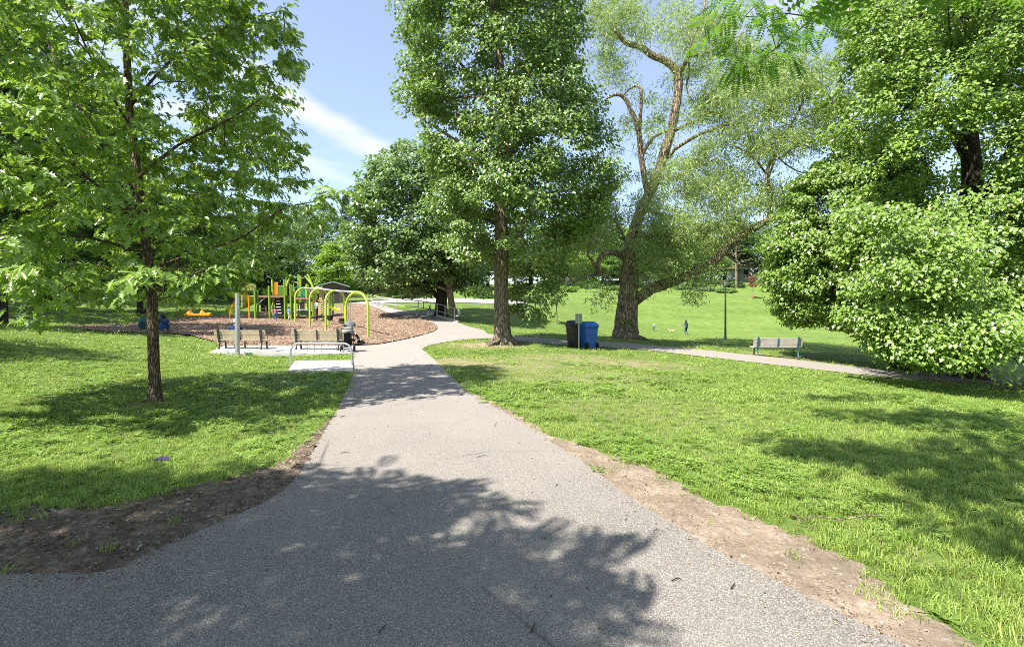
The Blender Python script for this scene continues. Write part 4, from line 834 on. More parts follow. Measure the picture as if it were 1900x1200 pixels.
for (px, py, rx, ry, n, dz) in [(1125, 60, 45, 55, 26, 0), (1110, 10, 40, 40, 20, 0), (1165, 20, 45, 40, 22, 0), (1200, 60, 45, 45, 14, 0), (1120, 110, 30, 40, 10, 0), (1260, 50, 40, 50, 22, -0.5), (1320, 40, 60, 50, 34, 0), (1370, 90, 60, 50, 34, 0.5), (1300, 150, 50, 45, 14, 0), (1150, 140, 40, 40, 12, 0), (1215, 180, 40, 60, 14, 0.8), (1170, 250, 40, 40, 10, 0.8), (1300, 200, 40, 40, 14, 0.5), (1330, 210, 55, 45, 32, -0.8),
        (1430, 180, 80, 65, 72, -2.6), (1500, 150, 65, 65, 52, -3), (1545, 210, 45, 50, 34, -3), (1410, 260, 65, 50, 50, -2), (1330, 290, 60, 45, 36, -1), (1490, 265, 50, 35, 20, -2.5), (1400, 130, 60, 50, 36, -1), (1290, 100, 60, 60, 20, 0), (1360, 170, 50, 45, 26, 0), (1270, 330, 60, 45, 46, -1), (1340, 360, 60, 45, 52, -1.5), (1420, 370, 60, 40, 36, -2.4), (1490, 385, 45, 28, 20, -2.8), (1210, 410, 45, 50, 30, -1.4), (1260, 420, 60, 50, 62, -1.6),
        (1310, 440, 50, 45, 34, -1), (1240, 480, 55, 40, 46, -1.4), (1300, 500, 45, 32, 18, -0.6), (1195, 490, 18, 40, 7, -1.6), (1110, 430, 55, 50, 46, 0.5), (1060, 450, 45, 50, 34, 0.5), (1090, 500, 50, 30, 14, 0), (1140, 380, 40, 40, 16, 0.8), (1105, 385, 40, 40, 14, 0.8), (1200, 345, 35, 35, 8, -0.8), (1190, 540, 14, 20, 5, -1.2), (1130, 545, 25, 18, 5, -1), (1360, 420, 40, 25, 14, -1.6), (1230, 250, 60, 80, 8, 0.8), (1280, 545, 25, 10, 4, -1)]:
    for k in range(n):
        a = r.normal(0, 0.5, 3); dd = d + dz + r.normal(0, 1.1); q = np.array(W(px + a[0] * rx, py + a[1] * ry, dd)); ppx, ppy = PX(*q)
        if abs(ppx - 1163) < 24 and ppy > 505 and q[1] < d: continue
        C.append(q)
C = np.array(C) - b
sk.attach(C, r, 0.12, 0.45, 0.16, 0.6); sk.build('trunk', M['bark_willow'], willow, 0.0085, 0.36, nmain=18, nmin=4, rough=0.07); roots(willow, 8, 0.50, M['bark_willow'], 6)
leaves('crown', cluster_leaves(C, 105, r.uniform(0.4, 0.95, len(C)), 0.20, r, None, 0.8, 0.7, 0.5, 0.8), 'narrow', M['leaf_willow'], willow)
leaves('sprout', cluster_leaves(np.array([W(1163, 602, 26.25), W(1158, 596, 26.3), W(1168, 598, 26.3)]) - b, 40, 0.22, 0.12, r), 'diamond', M['leaf_linden'], willow)

# --- big bright tree on the right and the darker maple behind it ---------------------------------
r = np.random.default_rng(36); d = 20.0; b = np.array(at(1800, d))
bigt = thing('linden_tree', 'huge bright green tree on the right, branches sweeping down to the path', 'tree', b)
sk = Skel(); tp, tr = limb_px([(1790, 690, 27), (1788, 640, 24), (1786, 560, 22), (1800, 450, 19), (1805, 340, 16), (1795, 220, 12), (1790, 100, 9), (1790, -60, 6), (1790, -200, 3)], d, b)
tp, tr = dense_path(*flare_path(b, [t_ + np.array([0, 0, 0]) for t_ in tp[1:]], tr[1:]), 0.4); sk.path(tp, tr)
for pts in ([(1787, 600, 10), (1740, 560, 7, -1.5), (1680, 540, 5, -3), (1620, 560, 3, -4.5)], [(1795, 500, 10), (1730, 430, 7, -1), (1650, 390, 4, -2)], [(1803, 380, 10), (1850, 330, 8, -1), (1890, 240, 5, -2)], [(1800, 300, 9), (1740, 200, 6, -1), (1680, 100, 4, -2)], [(1790, 560, 9), (1850, 560, 6, -3), (1900, 600, 4, -5)],
            [(1787, 610, 9), (1800, 600, 6, -3), (1790, 620, 4, -5.5)], [(1800, 440, 9), (1850, 420, 6, -3), (1880, 400, 4, -5)], [(1797, 240, 7), (1830, 120, 5, -2), (1860, 20, 3, -3)]):
    P_l, R_l = dense_path(*limb_px(pts, d, b), 0.5); sk.path(P_l, R_l, sk.nearest(P_l[0]))
C = []
cen = np.array([19.0, 20.0, 7.0])
while len(C) < 1450:
    u = unit(r.normal(0, 1, 3)); q = 0.5 + 0.5 * r.uniform() ** 0.6
    p = cen + u * q * np.array([8.0, 8.3, 9.5]) * (1 + 0.12 * math.sin(5 * u[0] + 2) * math.cos(4 * u[2] + 1))
    if p[2] < gz(p[0], p[1]) + 1.25 or (PX(*p)[1] > 650 and p[1] < 18): continue
    if p[1] > 23 and r.uniform() < 0.75: continue
    px, py = PX(*p)
    if px > 2150 and r.uniform() < 0.7: continue
    if 250 < py < 335 and 1560 < px < 1780 and p[1] < 21 and r.uniform() < 0.62: continue
    if gapn(p, 0.9, 0.8) > 0.6 and r.uniform() < 0.8: continue
    if px < 1545 + 28 * math.sin(py * 0.02) + (25 if 200 < py < 360 else 0): continue
    if 560 < py and px < 1590: continue
    if 640 < py and px < 1690 and p[1] < 24: continue
    C.append(p)
for (px, py, dd) in [(1710, 645, 13.4), (1740, 645, 13.2), (1770, 635, 13.6), (1690, 632, 13.8), (1730, 635, 13.5), (1680, 640, 14), (1650, 610, 14), (1620, 600, 14.4), (1660, 630, 14), (1850, 630, 13), (1880, 620, 13), (1820, 625, 13.3), (1790, 630, 13), (1640, 580, 14.2), (1700, 610, 13.6), (1760, 620, 13.2)]:
    for k in range(4): C.append(np.array(W(px, py, dd)) + r.normal(0, 0.3, 3))
for k in range(230):
    py = 350 + 262 * r.uniform(); lo_ = 1560 + max(0, py - 560) * 1.1 + 60 * max(0, (430 - py) / 80); q_ = np.array(W(lo_ + (1930 - lo_) * r.uniform(), py, 12.6 + 3.6 * r.uniform()))
    if gapn(q_, 2.2, 1.3) < 0.15 and not (py < 400 + 28 * math.sin(q_[0] * 2.3) + 20 * math.sin(q_[0] * 5.1)): C.append(q_)
C = np.array(C) - b
sk.attach(C, r, 0.06, 0.9, 0.08, 0.7); sk.build('trunk', M['bark_dark'], bigt, 0.012, 0.48, nmain=14, rough=0.05)
fr = C[:, 1] + b[1] < 17.0
leaves('crown', cluster_leaves(C[fr], 215, r.uniform(0.4, 1.0, fr.sum()), 0.108, r, (0, 0), 0.62, 0.7, 0.9, 0.55, 1.0, 0.4), 'ovate', M['leaf_bright'], bigt); leaves('rear_crown', cluster_leaves(C[~fr], 95, r.uniform(0.45, 0.95, (~fr).sum()), 0.175, r, (0, 0), 0.62, 0.6, 0.9, 0.5, 1.0), 'diamond', M['leaf_bright'], bigt)
r = np.random.default_rng(37); d = 22.0; b = np.array(at(1668, d))
dm = thing('maple_tree', 'darker maple with low boughs behind the bench at right', 'tree', b)
sk = Skel(); tp, tr = limb_px([(1560, 650, 14), (1558, 600, 13), (1555, 520, 12), (1552, 440, 9), (1550, 360, 5), (1550, 290, 2)], d, b); tp = [t_ - (tp[0] - tp[0] * np.array([0, 0, 1])) * 0 for t_ in tp]
off = np.array([tp[0][0], tp[0][1], 0]); tp = [t_ - off + np.array([-2.0, 0, 0]) * max(0, t_[2]) / 9.0 for t_ in tp]
tp, tr = dense_path(*flare_path(b, tp[1:], tr[1:]), 0.5); sk.path(tp, tr)
prof = [(260, 1570, 1650), (310, 1520, 1690), (345, 1480, 1690), (400, 1448, 1690), (460, 1436, 1690), (520, 1434, 1690), (560, 1440, 1680), (590, 1462, 1660), (606, 1490, 1620)]
C = profile_points(prof, d, 460, r, 0.8, 0.5, 0.33, gap=0.3) - b
sk.attach(C, r, 0.05, 0.9, 0.08, 0.8); sk.build('trunk', M['bark_dark'], dm, 0.012, 0.5, rough=0.05)
leaves('crown', cluster_leaves(C, 170, r.uniform(0.4, 0.85, len(C)), 0.130, r, (-3.6, 0), 0.5, 0.7, 0.8, 0.5, 0.9, 0.4), 'ovate', M['leaf_darkmaple'], dm)

# --- locust tree whose boughs reach over the camera ----------------------------------------------
r = np.random.default_rng(38); b = np.array((-4.2, -5.0, gz(-4.2, -5.0)))
loc = thing('locust_tree', 'locust tree with feathery leaflets overhanging the top right of the view', 'tree', b)
sk = Skel(); tp, tr = dense_path([np.array(p) for p in ((0, 0, -0.3), (0, 0, 0.2), (0.05, 0.1, 1.5), (0.2, 0.2, 3.2), (0.5, 0.6, 5.2), (0.9, 1.0, 7.5), (1.1, 1.2, 9.5), (1.2, 1.4, 11.0))], [0.42, 0.34, 0.28, 0.26, 0.22, 0.16, 0.10, 0.04], 0.4); sk.path(tp, tr)
for pts, rr in (([(0.3, 0.3, 4.0), (2.5, 2.6, 5.2), (4.6, 5.0, 6.2), (6.5, 8.0, 6.4), (8.0, 10.6, 5.9)], (0.15, 0.11, 0.08, 0.05, 0.02)), ([(0.6, 0.7, 5.6), (-1.0, 3.2, 6.6), (-2.0, 6.0, 7.4)], (0.12, 0.08, 0.03)), ([(0.8, 0.9, 6.8), (3.0, 3.6, 8.4), (4.4, 6.6, 9.4)], (0.12, 0.08, 0.03)), ([(0.4, 0.5, 4.8), (4.0, 1.4, 5.8), (7.5, 3.0, 6.8), (9.5, 5.5, 6.6)], (0.13, 0.09, 0.05, 0.02))):
    P_l, R_l = dense_path([np.array(p, float) for p in pts], rr, 0.4); sk.path(P_l, R_l, sk.nearest(P_l[0]))
for pts in ([(1640, -120, 0.9, 0.6), (1590, -50, 0.85, 0.4), (1540, 5, 0.75, 0.2), (1490, 50, 0.65, 0), (1445, 85, 0.5, -0.1), (1405, 118, 0.35, -0.2), (1378, 125, 0.25, -0.3)], [(1510, 33, 0.6, 0.1), (1450, 25, 0.5, 0), (1400, 32, 0.4, -0.2), (1360, 28, 0.3, -0.4), (1335, 35, 0.2, -0.5)]):
    P_l, R_l = dense_path(*limb_px([(q[0], q[1], q[2] * 2.2, q[3]) for q in pts], 7.5, b), 0.08); sk.path(P_l, R_l, sk.nearest(P_l[0]))
def in_view(p, mpx=60): 
    if p[1] < 0.3: return False
    px, py = PX(*p); return -mpx < px < 1900 + mpx and py > -mpx
SHADE = gpoly([(-300, 905), (0, 888), (200, 872), (400, 884), (560, 880), (650, 878), (705, 898), (820, 910), (920, 930), (950, 978), (1020, 1008), (1060, 1040), (1190, 1078), (1215, 1125), (1170, 1198)]) + [(0.3, 1.2), (1.0, -2.5), (-8, -2.5)]
SHADE_R = [gpoly(q) for q in ([(1440, 826), (1530, 818), (1640, 832), (1760, 830), (1900, 800), (1900, 850), (1780, 905), (1640, 880), (1520, 850)], [(1540, 772), (1660, 762), (1900, 772), (1900, 800), (1760, 800)], [(1560, 880), (1700, 900), (1900, 860), (1900, 1000), (1790, 985), (1650, 940)], [(1470, 925), (1600, 950), (1620, 965), (1490, 945)], [(1560, 1110), (1640, 1100), (1700, 1125), (1800, 1170), (1700, 1175)])]
lv = np.array(LIGHT)
def shade_clusters(poly, dens_, zlo, zhi, shrink=0.0):
    poly = np.array(poly); lo, hi = poly.min(0), poly.max(0); n = int((hi - lo).prod() * dens_); x, y = r.uniform(lo[0], hi[0], n), r.uniform(lo[1], hi[1], n); k = inside(poly, x, y); out = []
    for gx_, gy_ in zip(x[k], y[k]):
        z0 = gz(gx_, gy_)
        for tr_ in range(12):
            h = r.uniform(zlo, zhi); p = np.array([gx_, gy_, z0]) - lv * h
            if not in_view(p): out.append(p); break
    return out
C = shade_clusters(SHADE, 16.0, 4.6, 8.5)
for q in SHADE_R: C += shade_clusters(q, 10.0, 4.8, 7.5)
vis_c = [(1480, 60, 7.4), (1440, 45, 7.2), (1410, 30, 7.0), (1380, 20, 7), (1500, 20, 7.6), (1530, 15, 7.8), (1545, 45, 7.9), (1460, 95, 7.3), (1425, 110, 7.2), (1400, 125, 7.2), (1378, 118, 7.0), (1365, 105, 7.0), (1350, 20, 6.8), (1335, 40, 6.8), (1335, 10, 6.8), (1450, 10, 7.2), (1470, 35, 7.4), (1555, 10, 7.8), (1390, 95, 7.1), (1440, 80, 7.2), (1500, 40, 7.5), (1420, 5, 7), (1375, 60, 7)]
vis_c = [np.array(W(*q)) + r.normal(0, 0.06, 3) for q in vis_c]
C = np.array(C + vis_c) - b
sk.attach(C, r, 0.12, 0.5, 0.1, 0.8); sk.build('trunk', M['bark_dark'], loc, 0.006, 0.5, rough=0.05)
nv = len(vis_c)
La = cluster_leaves(C[:-nv], 10, r.uniform(0.2, 0.36, len(C) - nv), 0.42, r, None, 0.5, 0.5, 1.2, 0.4, svar=0.2); Lb = cluster_leaves(C[-nv:], 9, 0.26, 0.34, r, None, 0.6, 0.7, 0.9, 0.5, svar=0.2)
leaves('crown', La, 'pinnate_full', M['leaf_locust'], loc); leaves('hanging_spray', Lb, 'pinnate', M['leaf_locust'], loc)
# ------------------------------------------------------------------ trees further off: a few crowns, copied, turned and scaled
def far_crown(seed, shape, n=170, per=60, size=0.34, cr=(0.7, 1.3)):
    r = np.random.default_rng(seed); C = []
    while len(C) < n:
        u = unit(r.normal(0, 1, 3)); q = 0.5 + 0.5 * r.uniform() ** 0.5
        p = u * q
        if shape == 'round': p = np.array([p[0] * 4.3, p[1] * 4.3, 7.2 + p[2] * 4.6])
        elif shape == 'tall': p = np.array([p[0] * 3.2 * (1 - 0.25 * p[2]), p[1] * 3.2 * (1 - 0.25 * p[2]), 6.8 + p[2] * 5.4])
        elif shape == 'wide': p = np.array([p[0] * 5.2, p[1] * 5.0, 7.4 + p[2] * 4.2 * (1 + 0.2 * math.sin(3 * p[0]))])
        elif shape == 'airy': p = np.array([p[0] * 4.4, p[1] * 4.4, 6.6 + p[2] * 5.2]) + r.normal(0, 0.5, 3)
        if p[2] < 1.0: continue
        p[:2] *= 1 + 0.16 * math.sin(seed + 4 * math.atan2(p[1], p[0]) + p[2] * 0.8); C.append(p)
    C = np.array(C); sk = Skel(); P_l, R_l = dense_path([np.array(q, float) for q in ((0, 0, -0.8), (0, 0, 1.2), (0.15, 0.1, 4), (0, 0.2, 7.5), (0, 0, 10))], [0.34, 0.27, 0.22, 0.15, 0.05], 0.9); sk.path(P_l, R_l)
    sk.attach(C, r, 0.1, 1.2, 0.1, 1.0); tk = sk.build('trunk', M['bark_dark'], None, 0.02, 0.5, nmain=8, nmin=4); tme = tk.data; bpy.data.objects.remove(tk)
    me = leaves('crown', cluster_leaves(C, per, r.uniform(*cr, len(C)), size, r, (0, 0), 0.6, 0.45, 0.8, 0.5, 0.9), 'diamond', M['leaf_far1'], None, me_only=True)
    return tme, me
def conifer_crown(seed):
    r = np.random.default_rng(seed); P, D, N, Z = [], [], [], []; mb = MB(); mb.tube([(0, 0, -0.5), (0, 0, 6), (0, 0, 12)], [0.28, 0.18, 0.03], 7)
    for tier in range(26):
        z = 1.2 + tier * 0.41; R_ = 3.0 * (1 - (z / 12.3)) ** 0.85 * r.uniform(0.85, 1.1)
        for k in range(9):
            a = r.uniform(0, 6.283); u = np.array([math.cos(a), math.sin(a), 0]); mb.tube([(0, 0, z), tuple(u * R_ * 0.95 + np.array([0, 0, z - 0.18 * R_]))], [0.035, 0.008], 3)
            for j in range(26):
                t_ = r.uniform(0.15, 1); p = u * R_ * t_ + np.array([0, 0, z - 0.2 * R_ * t_]) + r.normal(0, 0.09, 3); P.append(p); D.append(u + r.normal(0, 0.5, 3) + np.array([0, 0, -0.3])); N.append(np.array([0, 0, 1]) + r.normal(0, 0.4, 3)); Z.append(r.uniform(0.35, 0.6))
    me = leaves('crown', tuple(map(np.array, (P, D, N, Z))), 'narrow', M['leaf_conifer'], None, me_only=True); return mb.mesh('trunk'), me
VAR = [far_crown(1, 'round'), far_crown(2, 'tall'), far_crown(3, 'wide'), far_crown(4, 'airy', 150, 50, 0.3), conifer_crown(5)]
VH = [11.9, 12.3, 11.7, 12.0, 12.0]; VR = [4.9, 3.9, 5.8, 5.0, 3.0]
def far_tree(px, top, d, wpx, var, mat, label, name='tree', group=None, trunk=None, xy=None, hh=None, rr=None):
    if xy is None: b = at(px, d); h = CZ + (HY - top) / F * d - b.z; rad = wpx / 2 / F * d
    else: b = Vector((xy[0], xy[1], gz(*xy))); h = hh; rad = rr
    t_ = thing(name, label, 'tree', b, random.uniform(0, 6.28), group); t_.scale = (rad / VR[var], rad / VR[var], h / VH[var])
    for nm, me, mt in (('trunk', VAR[var][0], M[trunk] if trunk else None), ('crown', VAR[var][1], M[mat])):
        if not me.materials: me.materials.append(M['bark_dark'])
        o = mesh_obj(nm, me, None, t_)
        if mt: o.material_slots[0].link = 'OBJECT'; o.material_slots[0].material = mt
    return t_
FT = [(-60, 330, 60, 240, 2, 'leaf_far4', 'dark tree on the far left hillside at the frame edge'), (70, 350, 66, 240, 0, 'leaf_far1', 'mid green tree high on the left hillside'),
    (175, 360, 60, 220, 2, 'leaf_far4', 'broad dark tree on the shaded left hillside'), (290, 350, 57, 190, 0, 'leaf_far4', 'dark tree behind the young oak trunk'), (395, 372, 62, 170, 3, 'leaf_far1', 'loose green tree above the spiral slide'),
    (480, 388, 68, 150, 0, 'leaf_far1', 'mid green tree behind the play structure'), (553, 402, 72, 150, 3, 'leaf_far3', 'grey green willowy tree behind the play structure towers'), (600, 378, 88, 130, 2, 'leaf_far1', 'light green tree top rising behind the grey green tree'),
    (626, 446, 61, 100, 1, 'leaf_far2', 'bright yellow green tree right behind the brown shed'), (642, 356, 100, 62, 4, 'leaf_conifer', 'spiky conifer top rising left of the round maple'), (520, 440, 60, 110, 1, 'leaf_far3', 'pale green slender tree left of the shed'),
    (690, 420, 84, 130, 0, 'leaf_far1', 'green tree partly hidden by the round maple'), (735, 455, 76, 130, 2, 'leaf_far4', 'dark tree filling the gap under the round maple'), (820, 430, 96, 150, 0, 'leaf_far1', 'tree behind the maple trunks past the far road'), (905, 445, 92, 150, 2, 'leaf_far4', 'dark broad tree left of the linden trunk in the distance'),
    (985, 410, 98, 140, 0, 'leaf_far1', 'green tree seen between linden and willow, nearer the linden'), (1045, 402, 112, 120, 3, 'leaf_far3', 'hazy grey green tree between linden and willow'), (1100, 410, 108, 130, 0, 'leaf_far1', 'rounded tree just left of the willow trunk in the distance'), (1165, 420, 112, 120, 1, 'leaf_far2', 'yellow green tree straight behind the willow trunk'),
    (1230, 425, 110, 130, 2, 'leaf_far1', 'green tree behind the willow lower limb'), (1288, 440, 106, 110, 0, 'leaf_far2', 'bright green tree above the person on the field'), (1345, 404, 112, 130, 0, 'leaf_far4', 'dark domed tree on the skyline right of the willow'), (1420, 420, 110, 140, 2, 'leaf_far1', 'green tree on the skyline above the far bench'),
    (1500, 415, 112, 150, 0, 'leaf_far4', 'dark tree behind the low maple boughs'), (1590, 420, 106, 160, 2, 'leaf_far1', 'tree at the field top behind the right maple'), (1700, 410, 104, 170, 0, 'leaf_far4', 'dark tree at the field top behind the huge right tree'), (1815, 415, 100, 180, 2, 'leaf_far1', 'green tree at the field top near the right frame edge'),
    (1150, 470, 100, 90, 0, 'leaf_far1', 'small green tree by the hill road behind the willow'), (1080, 465, 98, 90, 2, 'leaf_far2', 'low light green tree by the hill road left of the willow'), (1320, 470, 99, 90, 2, 'leaf_far1', 'low tree by the hill road right of the willow'), (440, 470, 57, 120, 2, 'leaf_far4', 'low dark tree behind the spiral slide'), (330, 455, 52, 110, 1, 'leaf_far4', 'slim dark trunked tree in the shaded hollow')]
for a in FT: far_tree(*a, group='trees around the park')
far_tree(2, 0, 22, 0, 2, 'leaf_far4', 'tall tree with dark bare trunk at the left frame edge', xy=(-23.2, 22.0), hh=15.5, rr=5.0, group='trees around the park')
far_tree(0, 0, 0, 0, 0, 'leaf_far4', 'tall tree left of the lawn casting bands of shade', xy=(-20.2, 8.2), hh=13.0, rr=2.9, group='trees around the park')
far_tree(0, 0, 0, 0, 1, 'leaf_far4', 'slim tree at far left casting shade over the hollow', xy=(-26.5, 16.5), hh=15.0, rr=4.4, group='trees around the park')
far_tree(0, 0, 0, 0, 2, 'leaf_far4', 'broad tree on the left slope shading the hillside', xy=(-32.0, 28.0), hh=14.5, rr=6.0, group='trees around the park')
far_tree(0, 0, 0, 0, 0, 'leaf_far4', 'dark tree on the left slope above the wood chips', xy=(-27.5, 36.0), hh=12.0, rr=5.2, group='trees around the park')
far_tree(0, 0, 0, 0, 3, 'leaf_far1', 'loose tree halfway up the shaded left hillside', xy=(-38.0, 42.0), hh=13.0, rr=6.0, group='trees around the park')
UN = [(955, 470, 118, 'right beside the linden trunk'), (1010, 475, 122, 'just left of the thin pale sapling'), (1062, 468, 124, 'above the dark bin'), (1118, 476, 122, 'left of the willow trunk, under its hooked limb'), (1172, 470, 124, 'hidden behind the willow trunk'), (1228, 474, 122, 'above the small child on the field'), (1282, 468, 120, 'above the walking person on the field'), (1335, 472, 122, 'above the lamp post'),
    (1452, 466, 116, 'right of the white house'), (1520, 470, 112, 'behind the dark maple crown'), (1585, 466, 110, 'between dark maple and huge right tree'), (1650, 470, 108, 'behind the left boughs of the huge right tree'), (1720, 462, 106, 'left of the huge right tree trunk'), (1790, 466, 104, 'straight behind the huge right tree trunk'), (1865, 460, 102, 'right of the huge right tree trunk'), (1930, 462, 100, 'at the right frame edge'),
    (860, 490, 104, 'left of the linden trunk beyond the far road'), (790, 495, 100, 'behind the forked maple trunk'), (700, 500, 92, 'right of the brown shed'), (650, 505, 90, 'behind the right eave of the brown shed'), (560, 500, 88, 'behind the play structure towers'), (480, 498, 84, 'behind the play deck'), (400, 495, 80, 'behind the spiral slide'), (310, 480, 78, 'right of the oak trunk'), (220, 470, 76, 'left of the oak trunk'), (120, 460, 74, 'high behind the left lawn'), (20, 450, 74, 'near the left frame edge')]
for k, (px, top, d_, where) in enumerate(UN):
    far_tree(px, top, d_, 92 * 110 / d_ * 0.95, (0, 2)[k % 2], ('leaf_far1', 'leaf_far4', 'leaf_far1', 'leaf_far3')[k % 4], 'bushy far thicket tree ' + where, group='thicket trees along the far edge')
# shrubs along the field's top edge
def shrub(px, top, d, wpx, mat, label, seed):
    r = np.random.default_rng(seed); b = np.array(at(px, d)); h = CZ + (HY - top) / F * d - b[2]; rad = wpx / 2 / F * d
    s = thing('shrub', label, 'shrub', b, group='shrubs along the field edge'); C = []
    for k in range(46):
        u = unit(r.normal(0, 1, 3)); u[2] = abs(u[2]); C.append(u * np.array([rad, rad * 0.8, h * 0.85]) * r.uniform(0.35, 0.9))
    C = np.array(C); mb = MB()
    for c in C[::2]: mb.tube([(0, 0, -0.1), tuple(c * 0.5 + np.array([0, 0, 0.1])), tuple(c)], [0.04, 0.025, 0.01], 4)
    mb.build('stem', M['bark_dark'], s); leaves('foliage', cluster_leaves(C, 42, 0.45, 0.26, r, (0, 0)), 'diamond', M[mat], s)
for k, a in enumerate([(1010, 528, 80, 40, 'leaf_far1', 'low green shrub left end of the field edge'), (1052, 526, 84, 55, 'leaf_far2', 'bright shrub under the willow left bough'), (1215, 528, 88, 45, 'leaf_far1', 'green shrub right behind the willow trunk'), (1262, 526, 90, 50, 'leaf_far1', 'shrub below the hill road right of the willow'),
        (1308, 530, 88, 45, 'leaf_far3', 'pale grey green shrub left of the lamp post top'), (1345, 532, 86, 46, 'leaf_far1', 'shrub behind the lamp post top'), (1432, 524, 88, 60, 'leaf_far2', 'bright shrub just right of the red sapling'), (1475, 530, 88, 50, 'leaf_far1', 'shrub under the dark maple boughs'), (975, 548, 62, 60, 'leaf_far4', 'dark shrub behind the linden trunk'), (905, 548, 66, 50, 'leaf_far4', 'dark shrub beside the far road'), (760, 545, 70, 60, 'leaf_far4', 'dark shrub beyond the railing'), (1140, 530, 88, 40, 'leaf_far1', 'shrub left of the willow trunk at the field edge'), (1095, 510, 92, 70, 'leaf_far1', 'tall shrub on the bank below the hooked willow limb'), (1180, 508, 94, 70, 'leaf_far4', 'dark tall shrub on the bank behind the willow trunk'), (1240, 506, 95, 70, 'leaf_far1', 'tall shrub on the bank above the small child'), (1300, 508, 94, 60, 'leaf_far4', 'dark shrub on the bank above the walking person'), (1030, 508, 90, 70, 'leaf_far4', 'dark tall shrub on the bank right of the linden'), (1460, 500, 95, 80, 'leaf_far4', 'dark tall shrub on the bank right of the white house'), (1520, 505, 92, 80, 'leaf_far1', 'tall shrub on the bank behind the dark maple'), (1360, 516, 93, 46, 'leaf_far4', 'dark shrub at the foot of the bare branched tree')] + [(px, tp, 98 + k, w, m_, 'tall leafy bush on the far bank ' + wh) for k, (px, tp, w, m_, wh) in enumerate([(1000, 470, 100, 'leaf_far1', 'right beside the linden crown'), (1062, 462, 100, 'leaf_far4', 'above the sign post'), (1122, 474, 90, 'leaf_far1', 'left of the willow trunk'), (1205, 468, 100, 'leaf_far1', 'just right of the willow trunk'), (1262, 476, 90, 'leaf_far2', 'above the walking person'), (1318, 482, 80, 'leaf_far4', 'left of the bare branched tree'), (1440, 478, 90, 'leaf_far1', 'right of the red sapling'), (1500, 470, 100, 'leaf_far4', 'above the lone bench'), (880, 505, 70, 'leaf_far1', 'left of the linden trunk'), (960, 490, 70, 'leaf_far4', 'right of the linden trunk')])]): shrub(*a, seed=60 + k)
def sapling(px, d, top, crown_top, crown_bot, wpx, mat, label, bark, guard=False, seed=1, sparse=1.0, thick=1.0):
    r = np.random.default_rng(seed); b = np.array(at(px, d)); s = thing('sapling', label, 'tree', b); h = CZ + (HY - top) / F * d - b[2]
    sk = Skel(); P_l, R_l = dense_path([np.array((0, 0, -0.1)), np.array((0.02, 0, h * 0.3)), np.array((-0.03, 0.02, h * 0.65)), np.array((0, 0, h))], np.array([0.05, 0.045, 0.03, 0.012]) * thick, 0.2); sk.path(P_l, R_l)
    z0, z1 = CZ + (HY - crown_bot) / F * d - b[2], CZ + (HY - crown_top) / F * d - b[2]; rad = wpx / 2 / F * d
    C = np.array([np.r_[unit(r.normal(0, 1, 2)) * rad * r.uniform(0.1, 0.9), r.uniform(z0, z1)] for k in range(int(26 * sparse))]); sk.attach(C, r, 0.2, 0.3, 0.1, 1.0); sk.build('trunk', M[bark], s, 0.008 * thick, 0.4)
    if mat: leaves('crown', cluster_leaves(C, 22, 0.3, 0.2, r, (0, 0)), 'diamond', M[mat], s)
    if guard: MB().tube([(0, 0, 0.05), (0, 0, 0.75)], [0.11, 0.09], 8).build('tree_guard', plain('guard_red', (0.30, 0.13, 0.09)), s)
    return s
sapling(1397, 80, 508, 510, 532, 14, 'leaf_red', 'reddish leaved sapling with guard at the top of the field', 'bark_pale', True, 3)
sapling(1033, 40, 548, 550, 562, 16, 'leaf_linden', 'thin pale sapling standing right of the linden crown', 'bark_pale', False, 4, 0.5)
s_ = sapling(1366, 92, 452, 455, 500, 74, None, 'pale bare branched tree by the hill road', 'bark_pale', False, 5, 2.2, 4.5)

# ------------------------------------------------------------------ buildings far off
M['shed_wall'] = plain('shed_brown', (0.125, 0.085, 0.072), 0.85, 0.15); M['shed_roof'] = plain('shed_roof', (0.20, 0.25, 0.28), 0.6, 0.3); M['white_wall'] = plain('white_siding', (0.48, 0.475, 0.46), 0.8, 0.2); M['dark_glass'] = plain('dark_glass', (0.03, 0.035, 0.04), 0.15, 0.6, 0, 0.1); M['door_dark'] = plain('dark_door', (0.06, 0.045, 0.04), 0.7)
b = at(618, 55); sh = thing('park_shed', 'brown park building with low grey gable roof behind the swings', 'building', b, math.radians(20))
w2, hw, hr, dp = 1.42, 1.95, 2.36, 3.0
mb = MB(); mb.prism([(-w2, 0, -0.4), (w2, 0, -0.4), (w2, 0, hw), (0, 0, hr - 0.05), (-w2, 0, hw)], (0, dp, 0)); mb.build('wall', M['shed_wall'], sh)
for s in (-1, 1):
    mb = MB(); mb.prism([(0, -0.35, hr), (s * (w2 + 0.35), -0.35, hw - 0.09), (s * (w2 + 0.35), -0.35, hw + 0.06), (0, -0.35, hr + 0.15)], (0, dp + 0.7, 0)); mb.build('roof', M['shed_roof'], sh)
MB().box((0.35, -0.03, 0.85), (0.95, 0.05, 1.9)).build('door', M['door_dark'], sh)
